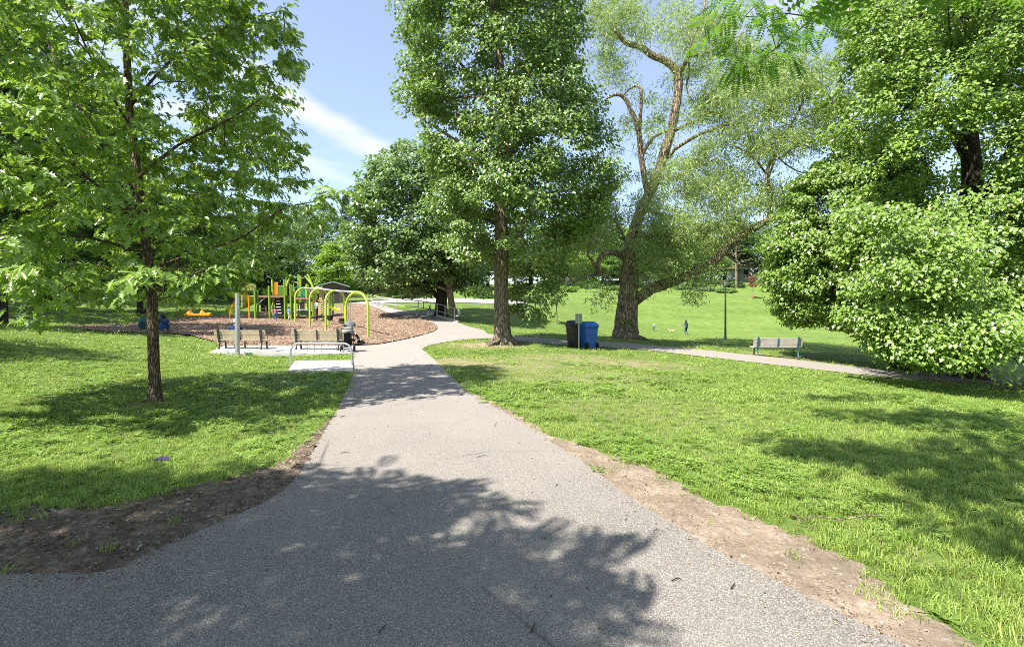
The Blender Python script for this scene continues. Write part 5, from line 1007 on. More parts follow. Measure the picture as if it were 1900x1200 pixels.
def house(px, d, wm, hm, label, wallm, roofc):
    b = at(px, d); t_ = thing('house', label, 'house', b, 0.1); mb = MB(); mb.box((0, 3, hm / 2), (wm, 6, hm + 0.4)); wl_ = mb.build('wall', wallm, t_)
    mb = MB(); mb.prism([(-wm / 2 - 0.4, -0.4, hm + 0.1), (wm / 2 + 0.4, -0.4, hm + 0.1), (wm / 2 - 1, 3, hm + 2.0), (-wm / 2 + 1, 3, hm + 2.0)], (0, 0, 0.15)); mb.prism([(-wm / 2 - 0.4, 6.4, hm + 0.1), (wm / 2 + 0.4, 6.4, hm + 0.1), (wm / 2 - 1, 3, hm + 2.0), (-wm / 2 + 1, 3, hm + 2.0)], (0, 0, 0.15)); mb.build('roof', plain('house_roof', roofc), t_)
    for k in range(3):
        x = (k - 1) * wm / 3.2; f = MB().box((x, -0.04, hm * 0.55), (1.3, 0.10, 1.5)).build('window', M['white_wall'], t_); MB().box((x, -0.10, hm * 0.55), (1.05, 0.06, 1.25)).build('pane', M['dark_glass'], f)
house(1402, 120, 8, 4.4, 'white house beyond the hill road behind the red sapling', M['white_wall'], (0.10, 0.09, 0.09)); house(1215, 112, 9, 4.0, 'pale house glimpsed through the willow foliage', plain('beige_siding', (0.50, 0.45, 0.40)), (0.16, 0.08, 0.06)); house(1060, 116, 8, 4.0, 'grey house glimpsed between linden and willow', plain('grey_siding', (0.42, 0.42, 0.43)), (0.09, 0.09, 0.10))

# ------------------------------------------------------------------ benches, bins, signs, rack, rails
M['slat_tan'] = plain('weathered_slat', (0.40, 0.335, 0.225), 0.8, 0.2, 0, 0.22, 5.0, 0.4); M['slat_pink'] = plain('recycled_slat', (0.40, 0.365, 0.335), 0.75, 0.2, 0, 0.15, 5.0, 0.3)
M['iron_black'] = plain('black_iron', (0.035, 0.035, 0.04), 0.5, 0.4); M['iron_teal'] = plain('teal_iron', (0.02, 0.10, 0.115), 0.5, 0.4); M['galv'] = plain('galvanised_steel', (0.42, 0.43, 0.43), 0.45, 0.5, 0.65, 0.15, 14.0); M['galv_flat'] = plain('painted_grey_rail', (0.44, 0.45, 0.44), 0.5, 0.4, 0.2)
def bench(label, b, rz, slat, iron, group=None):
    t_ = thing('park_bench', label, 'bench', b, rz, group)
    for k in range(4): MB().box((0, -0.045 + 0.0 - k * 0.022, 0.50 + k * 0.098), (2.04, 0.035, 0.086), (math.radians(13), 0, 0)).build('back_slat', slat, t_, bevel=0.006)
    for k in range(5): MB().box((0, 0.06 + k * 0.088, 0.435 - 0.008 * (4 - k) * 0.6), (2.04, 0.076, 0.035)).build('seat_slat', slat, t_, bevel=0.006)
    for x in (-0.84, 0.84):
        m = MB(); m.box((x, -0.115, 0.62), (0.075, 0.045, 0.56), (math.radians(13), 0, 0)); m.box((x, 0.22, 0.395), (0.07, 0.5, 0.045))
        m.tube([(x, -0.02, 0.42), (x, -0.05, 0.2), (x, -0.12, 0.0)], [0.035, 0.03, 0.045], 8); m.tube([(x, 0.36, 0.40), (x, 0.37, 0.2), (x, 0.43, 0.0)], [0.035, 0.03, 0.045], 8)
        m.tube([(x, -0.10, 0.60), (x, 0.15, 0.66), (x, 0.38, 0.62), (x, 0.43, 0.42)], 0.018, 6); m.box((x, -0.12, 0.012), (0.1, 0.12, 0.024)); m.box((x, 0.43, 0.012), (0.1, 0.12, 0.024)); m.build('leg_frame', iron, t_)
    MB().box((0, -0.115, 0.64), (0.045, 0.03, 0.42), (math.radians(13), 0, 0)).build('centre_strut', iron, t_)
    return t_
def on_pad(px, d, dz=0.05): return at(px, d, dz)
bench('tan slat bench facing the playground, left of the two, with person seated', on_pad(447.5, 19.4), 0.0, M['slat_tan'], M['iron_black'], 'benches facing the playground')
bench('tan slat bench facing the playground, right of the two, behind the bike rack', on_pad(590, 19.45), 0.0, M['slat_tan'], M['iron_black'], 'benches facing the playground')
bench('lone weathered bench with teal frame beside the right hand path', at(1442, 21.5, 0.02), math.radians(-7), M['slat_pink'], M['iron_teal'])
# bike rack
b = on_pad(596, 14.75); rk = thing('bike_rack', 'galvanised tube bike rack on concrete slab beside the path', 'bike rack', b)
wr, hr_ = 0.93, 0.70; arc = [(-wr, 0, 0)] + [(-wr + 0.26 - 0.26 * math.cos(a), 0, hr_ - 0.26 + 0.26 * math.sin(a)) for a in np.linspace(0, math.pi / 2, 7)] + [(wr - 0.26 + 0.26 * math.sin(a), 0, hr_ - 0.26 + 0.26 * math.cos(a)) for a in np.linspace(0, math.pi / 2, 7)] + [(wr, 0, 0)]
MB().tube(arc, 0.030, 10).build('frame_tube', M['galv'], rk, smooth=True)
for k in range(7):
    x = -0.66 + 0.22 * k; MB().tube([(x, 0, hr_ - 0.01), (x + 0.01, 0.03, hr_ - 0.15), (x, 0.02, hr_ - 0.285)], 0.013, 6).build('rung', M['galv'], rk, smooth=True)
MB().tube([(-0.70, 0.02, hr_ - 0.29), (0.72, 0.02, hr_ - 0.29)], 0.013, 6).build('lower_rail', M['galv'], rk, smooth=True)
for x in (-wr, wr): MB().box((x, 0, 0.008), (0.15, 0.12, 0.016)).build('foot_plate', M['galv'], rk)
# metal pole with an edge-on sign
b = at(440.5, 18.0); pl = thing('sign_pole', 'tall galvanised pole in the grass in front of the left bench', 'pole', b)
MB().tube([(0, 0, 0), (0, 0, 2.33)], 0.082, 14).build('pole', M['galv'], pl, smooth=True); MB().box((0.10, 0.12, 2.02), (0.02, 0.40, 0.46), (0, 0, 0.55)).build('sign_plate', M['galv_flat'], pl)
MB().box((0.075, 0.0, 2.2), (0.07, 0.05, 0.04)).build('bracket', M['iron_black'], pl); MB().box((0.075, 0.0, 1.9), (0.07, 0.05, 0.04)).build('bracket', M['iron_black'], pl); MB().box((0, 0, 0.02), (0.26, 0.26, 0.04)).build('base_plate', M['galv'], pl)
# wheeled bins
M['bin_black'] = plain('bin_charcoal', (0.030, 0.027, 0.022), 0.5, 0.4); M['bin_lid_dark'] = plain('bin_lid_slate', (0.022, 0.028, 0.045), 0.4, 0.5); M['bin_blue'] = plain('bin_blue', (0.016, 0.085, 0.36), 0.42, 0.45, 0, 0.12); M['bin_lid_blue'] = plain('bin_lid_blue', (0.02, 0.13, 0.48), 0.4, 0.45, 0, 0.1); M['rubber'] = plain('rubber', (0.02, 0.02, 0.02), 0.8, 0.2); M['sticker'] = plain('white_sticker', (0.75, 0.75, 0.75))
def bin_(label, b, rz, body, lid, sticker, wd=0.62, group='wheeled bins'):
    t_ = thing('wheeled_bin', label, 'bin', b, rz, group); h = 0.93; dp = 0.72
    def ring(z, w, d_, y0=0): return [(-w / 2 + 0.04, -d_ / 2 + y0, z), (w / 2 - 0.04, -d_ / 2 + y0, z), (w / 2, -d_ / 2 + 0.04 + y0, z), (w / 2, d_ / 2 - 0.04 + y0, z), (w / 2 - 0.04, d_ / 2 + y0, z), (-w / 2 + 0.04, d_ / 2 + y0, z), (-w / 2, d_ / 2 - 0.04 + y0, z), (-w / 2, -d_ / 2 + 0.04 + y0, z)]
    MB().loft([ring(0.05, wd * 0.78, dp * 0.74), ring(0.55, wd * 0.89, dp * 0.88), ring(0.56, wd * 0.93, dp * 0.92), ring(0.86, wd * 0.97, dp * 0.97), ring(0.87, wd * 1.03, dp * 1.03), ring(h, wd * 1.04, dp * 1.05)]).build('body', body, t_, bevel=0.008)
    MB().loft([ring(h + 0.004, wd * 1.07, dp * 1.08), ring(h + 0.05, wd * 1.07, dp * 1.08), ring(h + 0.17, wd * 0.82, dp * 0.74, 0.04), ring(h + 0.20, wd * 0.6, dp * 0.5, 0.05)]).build('lid', lid, t_, bevel=0.012)
    MB().tube([(-wd * 0.36, -dp * 0.52, h - 0.03), (-wd * 0.36, -dp * 0.60, h), (wd * 0.36, -dp * 0.60, h), (wd * 0.36, -dp * 0.52, h - 0.03)], 0.016, 6).build('handle', body, t_)
    for s in (-1, 1): w_ = MB().lathe([(0.13, -0.025), (0.14, -0.01), (0.14, 0.01), (0.13, 0.025)], (s * wd * 0.41, -dp * 0.40, 0.14), 14, 'x').build('wheel', M['rubber'], t_, smooth=True); 
    if sticker: MB().box((wd * 0.485, 0.10, 0.70), (0.012, 0.16, 0.20)).build('sticker', M['sticker'], t_)
    return t_
bin_('dark brown wheeled bin behind the sign post, left of the blue bin', at(1065.5, 20.7), math.radians(12), M['bin_black'], M['bin_lid_dark'], False, 0.56)
bin_('bright blue wheeled recycling bin beside the path', at(1092, 20.2), math.radians(20), M['bin_blue'], M['bin_lid_blue'], True, 0.56)
b = at(1074, 19.9); sp = thing('sign_post', 'small square sign on a steel post seen from behind, by the bins', 'sign', b)
MB().tube([(0, 0, -0.1), (0, 0, 1.42)], 0.028, 8).build('post', M['galv'], sp, smooth=True); MB().box((0, 0.035, 1.24), (0.28, 0.012, 0.40)).build('sign_plate', plain('sign_back', (0.235, 0.25, 0.205), 0.55, 0.4, 0.2), sp)
# lamp post on the field
b = at(1346, 36); lp = thing('lamp_post', 'slim dark green lamp post standing on the field', 'lamp post', b); M['lamp_green'] = plain('dark_green_paint', (0.045, 0.065, 0.045), 0.5, 0.4)
MB().tube([(0, 0, -0.1), (0, 0, 0.6), (0, 0, 3.9)], [0.09, 0.075, 0.055], 10).build('pole', M['lamp_green'], lp, smooth=True); MB().lathe([(0.05, 3.9), (0.08, 3.95), (0.11, 4.2), (0.05, 4.3)], (0, 0, 0), 12).build('lantern', plain('lantern_glass', (0.22, 0.23, 0.21), 0.3), lp, smooth=True); MB().lathe([(0.15, 4.295), (0.13, 4.34), (0.03, 4.40)], (0, 0, 0), 12).build('cap', M['lamp_green'], lp)
# railing along the ramp
RA = [at(843, 33.0), at(826, 33.9), at(811, 34.8), at(798, 35.9), at(786, 37.2), at(776, 38.6), at(737, 41.5), at(702, 45.5), at(690, 48.5), at(682, 51.5)]
b = RA[0].copy(); rl = thing('handrail', 'galvanised two rail handrail following the ramp under the maple', 'railing', b); loc_ = [p - b for p in RA]; H1, H2 = 0.92, 0.42
for p in loc_: MB().tube([p + Vector((0, 0, -0.1)), p + Vector((0, 0, H1))], 0.034, 8).build('post', M['galv_flat'], rl, smooth=True)
dirv = (loc_[0] - loc_[1]).normalized(); e = loc_[0] + dirv * 0.35; up = Vector((0, 0, 1)); cz_ = (H1 + H2) / 2; rr_ = (H1 - H2) / 2
loop = [p + up * H1 for p in loc_[::-1]] + [e + up * cz_ + dirv * rr_ * math.sin(a) + up * rr_ * math.cos(a) for a in np.linspace(0, math.pi, 9)] + [p + up * H2 for p in loc_]
MB().tube(loop, 0.034, 8).build('rail', M['galv_flat'], rl, smooth=True)
mb = MB(); k0 = [RA[0] + dirv * 0.5, RA[1], RA[2]]; 
for i in range(2):
    p, q = k0[i], k0[i + 1]; n_ = Vector((-(q - p).y, (q - p).x, 0)).normalized() * 0.09; mb.add([p - n_ + up * -0.15, p + n_ + up * -0.15, q + n_ + up * -0.15, q - n_ + up * -0.15, p - n_ + up * 0.13, p + n_ + up * 0.13, q + n_ + up * 0.13, q - n_ + up * 0.13], [(0, 1, 2, 3), (7, 6, 5, 4), (0, 4, 5, 1), (1, 5, 6, 2), (2, 6, 7, 3), (3, 7, 4, 0)])
tag(mb.build('kerb', M['concrete']), 'pale concrete kerb under the end of the handrail', kind='structure')

# ------------------------------------------------------------------ playground
M['lime'] = plain('lime_paint', (0.37, 0.50, 0.04), 0.4, 0.45, 0, 0.08); M['green_post'] = plain('green_paint', (0.17, 0.33, 0.03), 0.45, 0.4, 0, 0.1); M['yel'] = plain('yellow_green_plastic', (0.40, 0.52, 0.025), 0.4, 0.45, 0, 0.1); M['orange'] = plain('orange_plastic', (0.68, 0.26, 0.015), 0.4, 0.45, 0, 0.1); M['tan'] = plain('tan_plastic', (0.46, 0.36, 0.19), 0.55, 0.3); M['dgreen'] = plain('dark_green_plastic', (0.02, 0.17, 0.07), 0.45, 0.4); M['black_pl'] = plain('black_plastic', (0.018, 0.016, 0.016), 0.6, 0.3); M['deck'] = plain('brown_deck', (0.24, 0.14, 0.10), 0.7); M['grey_pl'] = plain('grey_plastic', (0.45, 0.45, 0.44), 0.5); M['roof_br'] = plain('brown_canopy', (0.26, 0.19, 0.165), 0.7)
d = 36.5; b = at(540, d); ps = thing('play_structure', 'green and orange climbing structure with slides and decks on wood chips', 'play structure', b)
def L(px, py, dd=d): return W(px, py, dd) - b
def post(px, top, dd, mat='green_post', r_=0.075, tilt=None):
    f = at(px, dd) - b; f.z -= 0.1; tp_ = L(px if tilt is None else tilt, top, dd); return MB().tube([f, tp_], r_, 10).build('post', M[mat], ps, smooth=True)
for px, top, dd, mt, tl in [(474, 537, 36.0, 'green_post', 472.5), (479, 537, 38.0, 'green_post', 478), (501, 530, 35.6, 'green_post', 499), (508, 519, 38.5, 'lime', 505), (529.5, 518, 36.0, 'green_post', 527.5), (532, 518, 38.0, 'lime', 530.5), (540.5, 527, 36.2, 'green_post', 538.8), (543, 528, 38.0, 'green_post', 541.8),
        (554, 509, 38.5, 'lime', 554), (558, 512, 40.0, 'lime', 557.5), (569, 527, 36.5, 'lime', 569), (572, 527, 38.4, 'green_post', 572), (597, 531, 38.2, 'lime', 597), (612, 544, 38.0, 'green_post', 612), (618, 544, 39.4, 'lime', 618), (580, 530, 40, 'green_post', 579)]: post(px, top, dd, mt, 0.075, tl)
for (p0, p1, dd) in [((530.5, 534), (539.5, 509), 38.0), ((589, 553), (571.5, 509), 38.2), ((580, 530), (566, 512), 40)]: MB().tube([L(*p0, dd), L(*p1, dd)], 0.075, 10).build('leaning_post', M['lime'], ps, smooth=True)
for (pa, pb, pc, dd) in [((540, 511), (547, 517), (554, 514), 38.3), ((558, 515), (565, 517), (571, 511), 38.5), ((541, 512), (550, 516), (558, 514), 39.5)]: MB().tube(bez(L(*pa, dd), L(*pb, dd), L(*pc, dd), 8), 0.03, 6).build('rope_net', M['dgreen'], ps, smooth=True)
def slab(name, px0, px1, py, d0, d1, th, mat):
    m = MB(); p = [L(px0, py, d0), L(px1, py, d0), L(px1, py, d0), L(px0, py, d0)]; p[2].y += d1 - d0; p[3].y += d1 - d0; m.prism(p, (0, 0, -th)); return m.build(name, M[mat], ps)
slab('deck', 472, 532, 548, 36.1, 38.5, 0.14, 'deck'); slab('deck', 541, 574, 552, 36.3, 38.5, 0.14, 'deck'); slab('deck', 575, 600, 556, 37.6, 39.4, 0.14, 'deck')
def panel(name, px0, px1, py0, py1, dd, mat, th=0.05): 
    m = MB(); p = [L(px0, py0, dd), L(px1, py0, dd), L(px1, py1, dd), L(px0, py1, dd)]; m.prism(p, (0, th, 0)); return m.build(name, M[mat], ps)
for k in range(4): panel('orange_bar', 509.3 + k * 1.7, 510.3 + k * 1.7, 524.5, 547, 38.4, 'orange')
panel('rail_cap', 509, 515.6, 523.3, 525, 38.38, 'orange')
for k in range(6): panel('guard_bar', 488 + k * 1.6, 488.7 + k * 1.6, 536, 547.5, 38.3, 'green_post', 0.03)
for k in range(6): panel('guard_bar', 516 + k * 2.0, 516.6 + k * 2.0, 531, 547.5, 36.2, 'green_post', 0.03)
panel('rail_cap', 515.5, 527, 529.6, 531, 36.19, 'orange')
for k in range(8): panel('green_bar', 545 + k * 3.0, 546.2 + k * 3.0, 533, 551.5, 38.2 if k % 2 else 37.0, 'dgreen' if k % 3 else 'green_post')
panel('rail_cap', 543, 569, 532, 533.6, 36.6, 'dgreen'); panel('bubble_panel', 562, 568, 536, 550, 36.55, 'dgreen'); panel('orange_hoop_bar', 543.5, 544.6, 523.5, 540, 37.4, 'orange'); panel('orange_hoop_bar', 543.5, 553.5, 522.6, 524, 37.4, 'orange')
cl = panel('climbing_wall', 510, 527, 549.5, 584, 36.4, 'black_pl', 0.08)
for k in range(6): o = MB().tube([L(511.5 + k * 0.6, 553 + k * 5.6, 36.3), L(519 + k * 0.7, 553 + k * 5.6, 36.3)], 0.035, 6).build('rung', M['grey_pl'], cl)
panel('black_panel', 484, 498, 549, 578, 38.4, 'black_pl', 0.06); panel('bench_shelf', 482, 507, 571.5, 573, 37.6, 'grey_pl', 0.4)  # plain black panel below the rear of the deck, then a grey shelf
MB().tube([L(468, 572, 36.2), L(492, 552, 36.2)], 0.03, 6).build('brace_bar', M['grey_pl'], ps)
f_ = panel('shop_panel', 555, 566, 559.5, 579, 36.5, 'tan', 0.06); panel('shop_window', 556.5, 563.5, 561, 574, 36.44, 'black_pl', 0.02); panel('shop_counter', 548, 571, 573.6, 575, 36.1, 'grey_pl', 0.35); panel('counter_front', 556, 570.5, 577, 584.5, 36.3, 'dgreen', 0.06)
for k in range(6):
    m = MB(); c_ = L(595.5, 559 + k * 4.3, 37.2 - 0.22 * k); m.box(c_, (0.50, 0.27, 0.09)); m.build('stair_tread', M['tan'], ps)
for px in (589.3, 601.7): MB().prism([L(px, 556, 37.4), L(px, 582, 36.0), L(px, 585, 36.0), L(px, 561, 37.4)], (0.05, 0, 0)).build('stair_side', M['tan'], ps)
panel('post_panel', 592, 597, 539, 556, 37.9, 'tan', 0.05)
m = MB(); c0 = L(587, 530.5, 38.6); rp = [L(574, 537, 37.6), L(601, 537, 37.6), L(601, 537, 37.6) + Vector((0, 1.9, 0)), L(574, 537, 37.6) + Vector((0, 1.9, 0))]; m.add(rp + [c0], [(0, 1, 4), (1, 2, 4), (2, 3, 4), (3, 0, 4), (3, 2, 1, 0)]); m.build('small_roof', M['roof_br'], ps)
m = MB(); sl = [L(602, 566, 38.2), L(611, 569.5, 38.0), L(620, 574, 37.8), L(628, 576, 37.6)]
rings = []
for p in sl: rings.append([p + Vector((0, -0.28, 0.16)), p + Vector((0, -0.22, 0)), p + Vector((0, 0.22, 0)), p + Vector((0, 0.28, 0.16)), p + Vector((0, 0.22, -0.05)), p + Vector((0, -0.22, -0.05))])
m.loft(rings).build('short_slide', M['yel'], ps, smooth=True)
# spiral slide
cs_ = L(446, 570, 37.0); cs_.z = 0; m = MB(); rings = []
zt, zb = L(446, 546, 37).z, L(446, 583, 37).z
for k in range(33):
    a = math.radians(205 + 400 * k / 32); z = zt + (zb - zt) * k / 32; u = Vector((math.cos(a), math.sin(a), 0)); c = Vector((cs_.x, cs_.y, 0))
    rings.append([c + u * 0.30 + up * (z + 0.08), c + u * 0.42 + up * (z - 0.03), c + u * 0.70 + up * (z - 0.04), c + u * 0.92 + up * (z + 0.10), c + u * 0.98 + up * (z + 0.42), c + u * 1.02 + up * (z + 0.42), c + u * 0.97 + up * (z + 0.06), c + u * 0.72 + up * (z - 0.10), c + u * 0.40 + up * (z - 0.09)])
m.loft(rings).build('spiral_slide', M['yel'], ps, smooth=True, angle=60)
p1 = at(426, 35.6) - b; MB().tube(bez(p1, L(427, 575, 35.6), L(435, 559, 35.8), 8), 0.055, 8).build('slide_leg', M['orange'], ps, smooth=True); p2 = at(463, 35.8) - b; MB().tube([p2, L(461, 549, 35.8)], 0.055, 8).build('slide_leg', M['orange'], ps, smooth=True)
panel('platform_rail', 461, 473, 548.5, 549.8, 36.2, 'grey_pl', 0.05)
ladder = [L(449 + k * 2.2, 541 - k * 1.5, 37.2) for k in range(9)]; MB().tube(ladder, 0.045, 6).build('climber_rail', M['orange'], ps, smooth=True)
for k in range(0, 9, 2): MB().tube([ladder[k], ladder[k] + Vector((0, 0.1, -0.35))], 0.035, 6).build('climber_bar', M['orange'], ps)
# swings
ARCH = [((548, 32.7), (582, 33.6)), ((575, 30.4), (609.5, 31.4)), ((604.5, 28.2), (640, 29.2)), ((641.5, 25.9), (683, 25.0))]
b = at(615, 29); sw = thing('swing_set', 'row of lime green arches with hanging swings on wood chips', 'swing set', b); tops = []
for (pa, da), (pb, db) in ARCH:
    A, B = at(pa, da) - b, at(pb, db) - b; H_ = 2.38; rad = (B - A).length / 2; C_ = (A + B) / 2; u = (B - A).normalized(); u.z = 0; u.normalize(); zc_ = (A.z + B.z) / 2 + H_ - rad
    pts = [A + Vector((0, 0, -0.1))] + [Vector((C_.x, C_.y, zc_)) - u * rad * math.cos(t_) + up * rad * math.sin(t_) for t_ in np.linspace(0, math.pi, 17)] + [B + Vector((0, 0, -0.1))]
    MB().tube(pts, 0.062, 12).build('arch', M['lime'], sw, smooth=True); tops.append(Vector((C_.x, C_.y, zc_ + rad)))
MB().tube(tops, 0.05, 10).build('top_beam', M['galv_flat'], sw, smooth=True)
for i in range(3):
    A, B = tops[i], tops[i + 1]; u = (B - A).normalized()
    for f, kind in ((0.34, i), (0.68, i + 1)):
        c = A.lerp(B, f); g_ = gz(c.x + b.x, c.y + b.y) - b.z; bucket = (kind % 2 == 0); zs = g_ + (0.55 if bucket else 0.42)
        se = MB(); pa, pb = c - u * 0.22, c + u * 0.22
        if bucket: se.lathe([(0.10, zs), (0.17, zs + 0.06), (0.19, zs + 0.30), (0.16, zs + 0.30), (0.14, zs + 0.08)], (c.x, c.y, 0), 10)
        else:
            n_ = Vector((-u.y, u.x, 0)) * 0.08; q = [pa + up * 0, c, pb]; q = [Vector((pa.x, pa.y, zs + 0.10)), Vector((c.x, c.y, zs)), Vector((pb.x, pb.y, zs + 0.10))]
            se.loft([[p_ + n_, p_ - n_, p_ - n_ + up * 0.025, p_ + n_ + up * 0.025] for p_ in q])
        seat = se.build('swing_seat', M['black_pl'], sw)
        for p_ in (pa, pb):
            MB().tube([Vector((p_.x, p_.y, c.z)), Vector((p_.x, p_.y, zs + (0.28 if bucket else 0.10)))], 0.014, 4).build('chain', M['galv'], seat)
# caterpillar spring rider
b = at(365, 33); cr_ = thing('spring_rider', 'orange caterpillar shaped rider on a spring', 'spring rider', b); z0 = 0.28
m = MB(); prof_ = []
xs = np.linspace(-0.95, 0.95, 39)
tops_ = [0.12 + 0.30 * math.exp(-((x + 0.45) / 0.14) ** 2) + 0.26 * math.exp(-((x - 0.38) / 0.13) ** 2) + 0.06 * math.cos(x * 30) * (x < -0.5) + 0.10 * math.exp(-((x - 0.80) / 0.2) ** 2) for x in xs]
rings = [[Vector((x, -0.16, z0)), Vector((x, 0.16, z0)), Vector((x, 0.17, z0 + 0.55 * t_)), Vector((x, 0.07, z0 + t_)), Vector((x, -0.07, z0 + t_)), Vector((x, -0.17, z0 + 0.55 * t_))] for x, t_ in zip(xs, tops_)]; m.loft(rings).build('body', M['orange'], cr_, smooth=True)
for x in (0.25, 0.68): MB().tube([(x, -0.22, z0 + 0.3), (x, 0.22, z0 + 0.3)], 0.022, 6).build('grip', M['black_pl'], cr_)
for x in (-0.30, 0.50): MB().tube([Vector((x + 0.09 * math.cos(a), 0.09 * math.sin(a), z0 * a / 31.4)) for a in np.linspace(0, 31.4, 60)], 0.014, 4).build('spring', M['galv'], cr_)
# teal rocker
b = at(281, 25.2); tk_ = thing('spring_rider', 'teal sided rocking rider partly hidden by the oak trunk', 'spring rider', b); M['teal'] = plain('teal_plastic', (0.02, 0.15, 0.15), 0.45)
for x in (-0.47, 0.47):
    pr = [(x, 0.30 * math.cos(a) * (1 if math.sin(a) < 0.3 else 0.6), 0.42 + 0.36 * math.sin(a)) for a in np.linspace(0, 2 * math.pi, 15)[:-1]]; MB().prism(pr, (0.06, 0, 0)).build('side_panel', M['teal'], tk_)
    MB().tube([Vector((x * 0.5 + 0.08 * math.cos(a), 0.08 * math.sin(a), 0.22 * a / 25)) for a in np.linspace(0, 25, 46)], 0.014, 4).build('spring', M['galv'], tk_)
for y, z in ((-0.12, 0.42), (0.12, 0.30)): MB().box((0, y, z), (0.9, 0.16, 0.04)).build('seat_plank', M['black_pl'], tk_)
# ------------------------------------------------------------------ strollers and small things
M['fab_grey'] = plain('grey_fabric', (0.14, 0.14, 0.15), 0.85, 0.15); M['fab_black'] = plain('black_fabric', (0.02, 0.02, 0.024), 0.85, 0.15); M['fab_pale'] = plain('pale_fabric', (0.40, 0.41, 0.44), 0.8, 0.2); M['fab_red'] = plain('red_orange_fabric', (0.55, 0.09, 0.03), 0.8, 0.2)
def stroller(label, b, rz, hood, second=None, sc=1.0):
    t_ = thing('stroller', label, 'stroller', b, rz, 'strollers by the bench'); t_.scale = (sc,) * 3
    for s in (-1, 1):
        MB().tube([(s * 0.25, -0.42, 1.02), (s * 0.25, -0.10, 0.62), (s * 0.25, 0.42, 0.14)], 0.014, 6).build('frame_tube', M['iron_black'], t_, smooth=True); MB().tube([(s * 0.25, 0.05, 0.55), (s * 0.25, -0.34, 0.14)], 0.014, 6).build('frame_tube', M['iron_black'], t_, smooth=True)
        for y, rad in ((-0.34, 0.14), (0.42, 0.11)): w_ = MB().lathe([(rad * 0.9, -0.022), (rad, -0.012), (rad, 0.012), (rad * 0.9, 0.022)], (s * 0.27, y, rad), 14, 'x').build('wheel', M['rubber'], t_, smooth=True)
    MB().tube([(-0.25, -0.42, 1.02), (0.25, -0.42, 1.02)], 0.018, 8).build('handle_bar', M['fab_black'], t_)
    m = MB(); m.loft([[Vector((-0.17, y, z)), Vector((0.17, y, z)), Vector((0.17, y + 0.04, z + 0.03)), Vector((-0.17, y + 0.04, z + 0.03))] for y, z in ((-0.20, 0.80), (-0.12, 0.48), (0.20, 0.44), (0.30, 0.26))]).build('seat', M['fab_black'], t_)
    m = MB(); rings = []
    for k in range(7):
        a = math.radians(-75 + 24 * k); rings.append([Vector((0.27 * math.cos(q), -0.06 + 0.30 * math.sin(q) * math.sin(a) - 0.02, 0.78 + 0.32 * math.sin(q) * math.cos(a))) for q in np.linspace(0, math.pi, 9)])
    vs = [p for r_ in rings for p in r_]; fs = [(i * 9 + k, i * 9 + k + 1, (i + 1) * 9 + k + 1, (i + 1) * 9 + k) for i in range(6) for k in range(8)]; h_ = m.add(vs, fs).build('hood', hood, t_, smooth=True); md = h_.modifiers.new('thick', 'SOLIDIFY'); md.thickness = 0.02
    if second: 
        m = MB(); m.loft([[p + Vector((0, 0.0, 0.0)) for p in ring] for ring in [[Vector((0.10 * math.cos(q) + x, 0.12 * math.sin(q) - 0.46, 0.98 + x * 0.2)) for q in np.linspace(0, 2 * math.pi, 9)[:-1]] for x in (0.18, 0.30, 0.40)]]).build('hanging_bag', second, t_, smooth=True)
    MB().box((0, -0.05, 0.24), (0.30, 0.36, 0.10)).build('basket', M['fab_black'], t_)
    return t_
stroller('black stroller with grey hood parked at the end of the right bench', on_pad(645.5, 19.1, 0.05), math.radians(14), plain('hood_grey', (0.24, 0.245, 0.26), 0.8, 0.2), None, 0.88)
stroller('second stroller with red orange bag behind the first stroller', at(652, 21.6, 0.03), math.radians(-60), M['fab_grey'], M['fab_red'])
b = at(798, 35.2, 0.03); bg = thing('backpack', 'pale bag with dark strap left under the maple by the handrail', 'bag', b); MB().loft([[Vector((0.30 * w_ * math.cos(q), 0.18 * w_ * math.sin(q), z)) for q in np.linspace(0, 2 * math.pi, 11)[:-1]] for z, w_ in ((0, 0.9), (0.12, 1.05), (0.26, 0.9), (0.33, 0.5))]).build('body', M['fab_pale'], bg, smooth=True); MB().tube(bez((-0.1, 0, 0.30), (-0.05, 0, 0.95), (0.06, 0, 0.30), 10), 0.03, 6).build('strap', M['fab_black'], bg)
b = on_pad(462, 19.0, 0.05); cpn = thing('cup', 'small grey cup standing on the slab under the left bench', 'cup', b); MB().lathe([(0.035, 0), (0.045, 0.13)], n=10).build('body', M['fab_pale'], cpn); MB().lathe([(0.05, 0.13), (0.047, 0.15), (0.02, 0.155)], n=10).build('lid', M['sticker'], cpn)
b = G(298, 864); lt = MB(); lt.add([Vector(p) for p in ((-0.07, -0.03, 0.06), (0.03, -0.05, 0.075), (0.09, 0.0, 0.06), (0.05, 0.05, 0.085), (-0.04, 0.04, 0.06), (0.0, 0.0, 0.10))], [(0, 1, 5), (1, 2, 5), (2, 3, 5), (3, 4, 5), (4, 0, 5)]); o = lt.build('wrapper', plain('purple_wrapper', (0.06, 0.045, 0.09), 0.35, 0.5)); o.location = b; md = o.modifiers.new('thick', 'SOLIDIFY'); md.thickness = 0.003; tag(o, 'crumpled purple wrapper lying in the left lawn', 'litter')
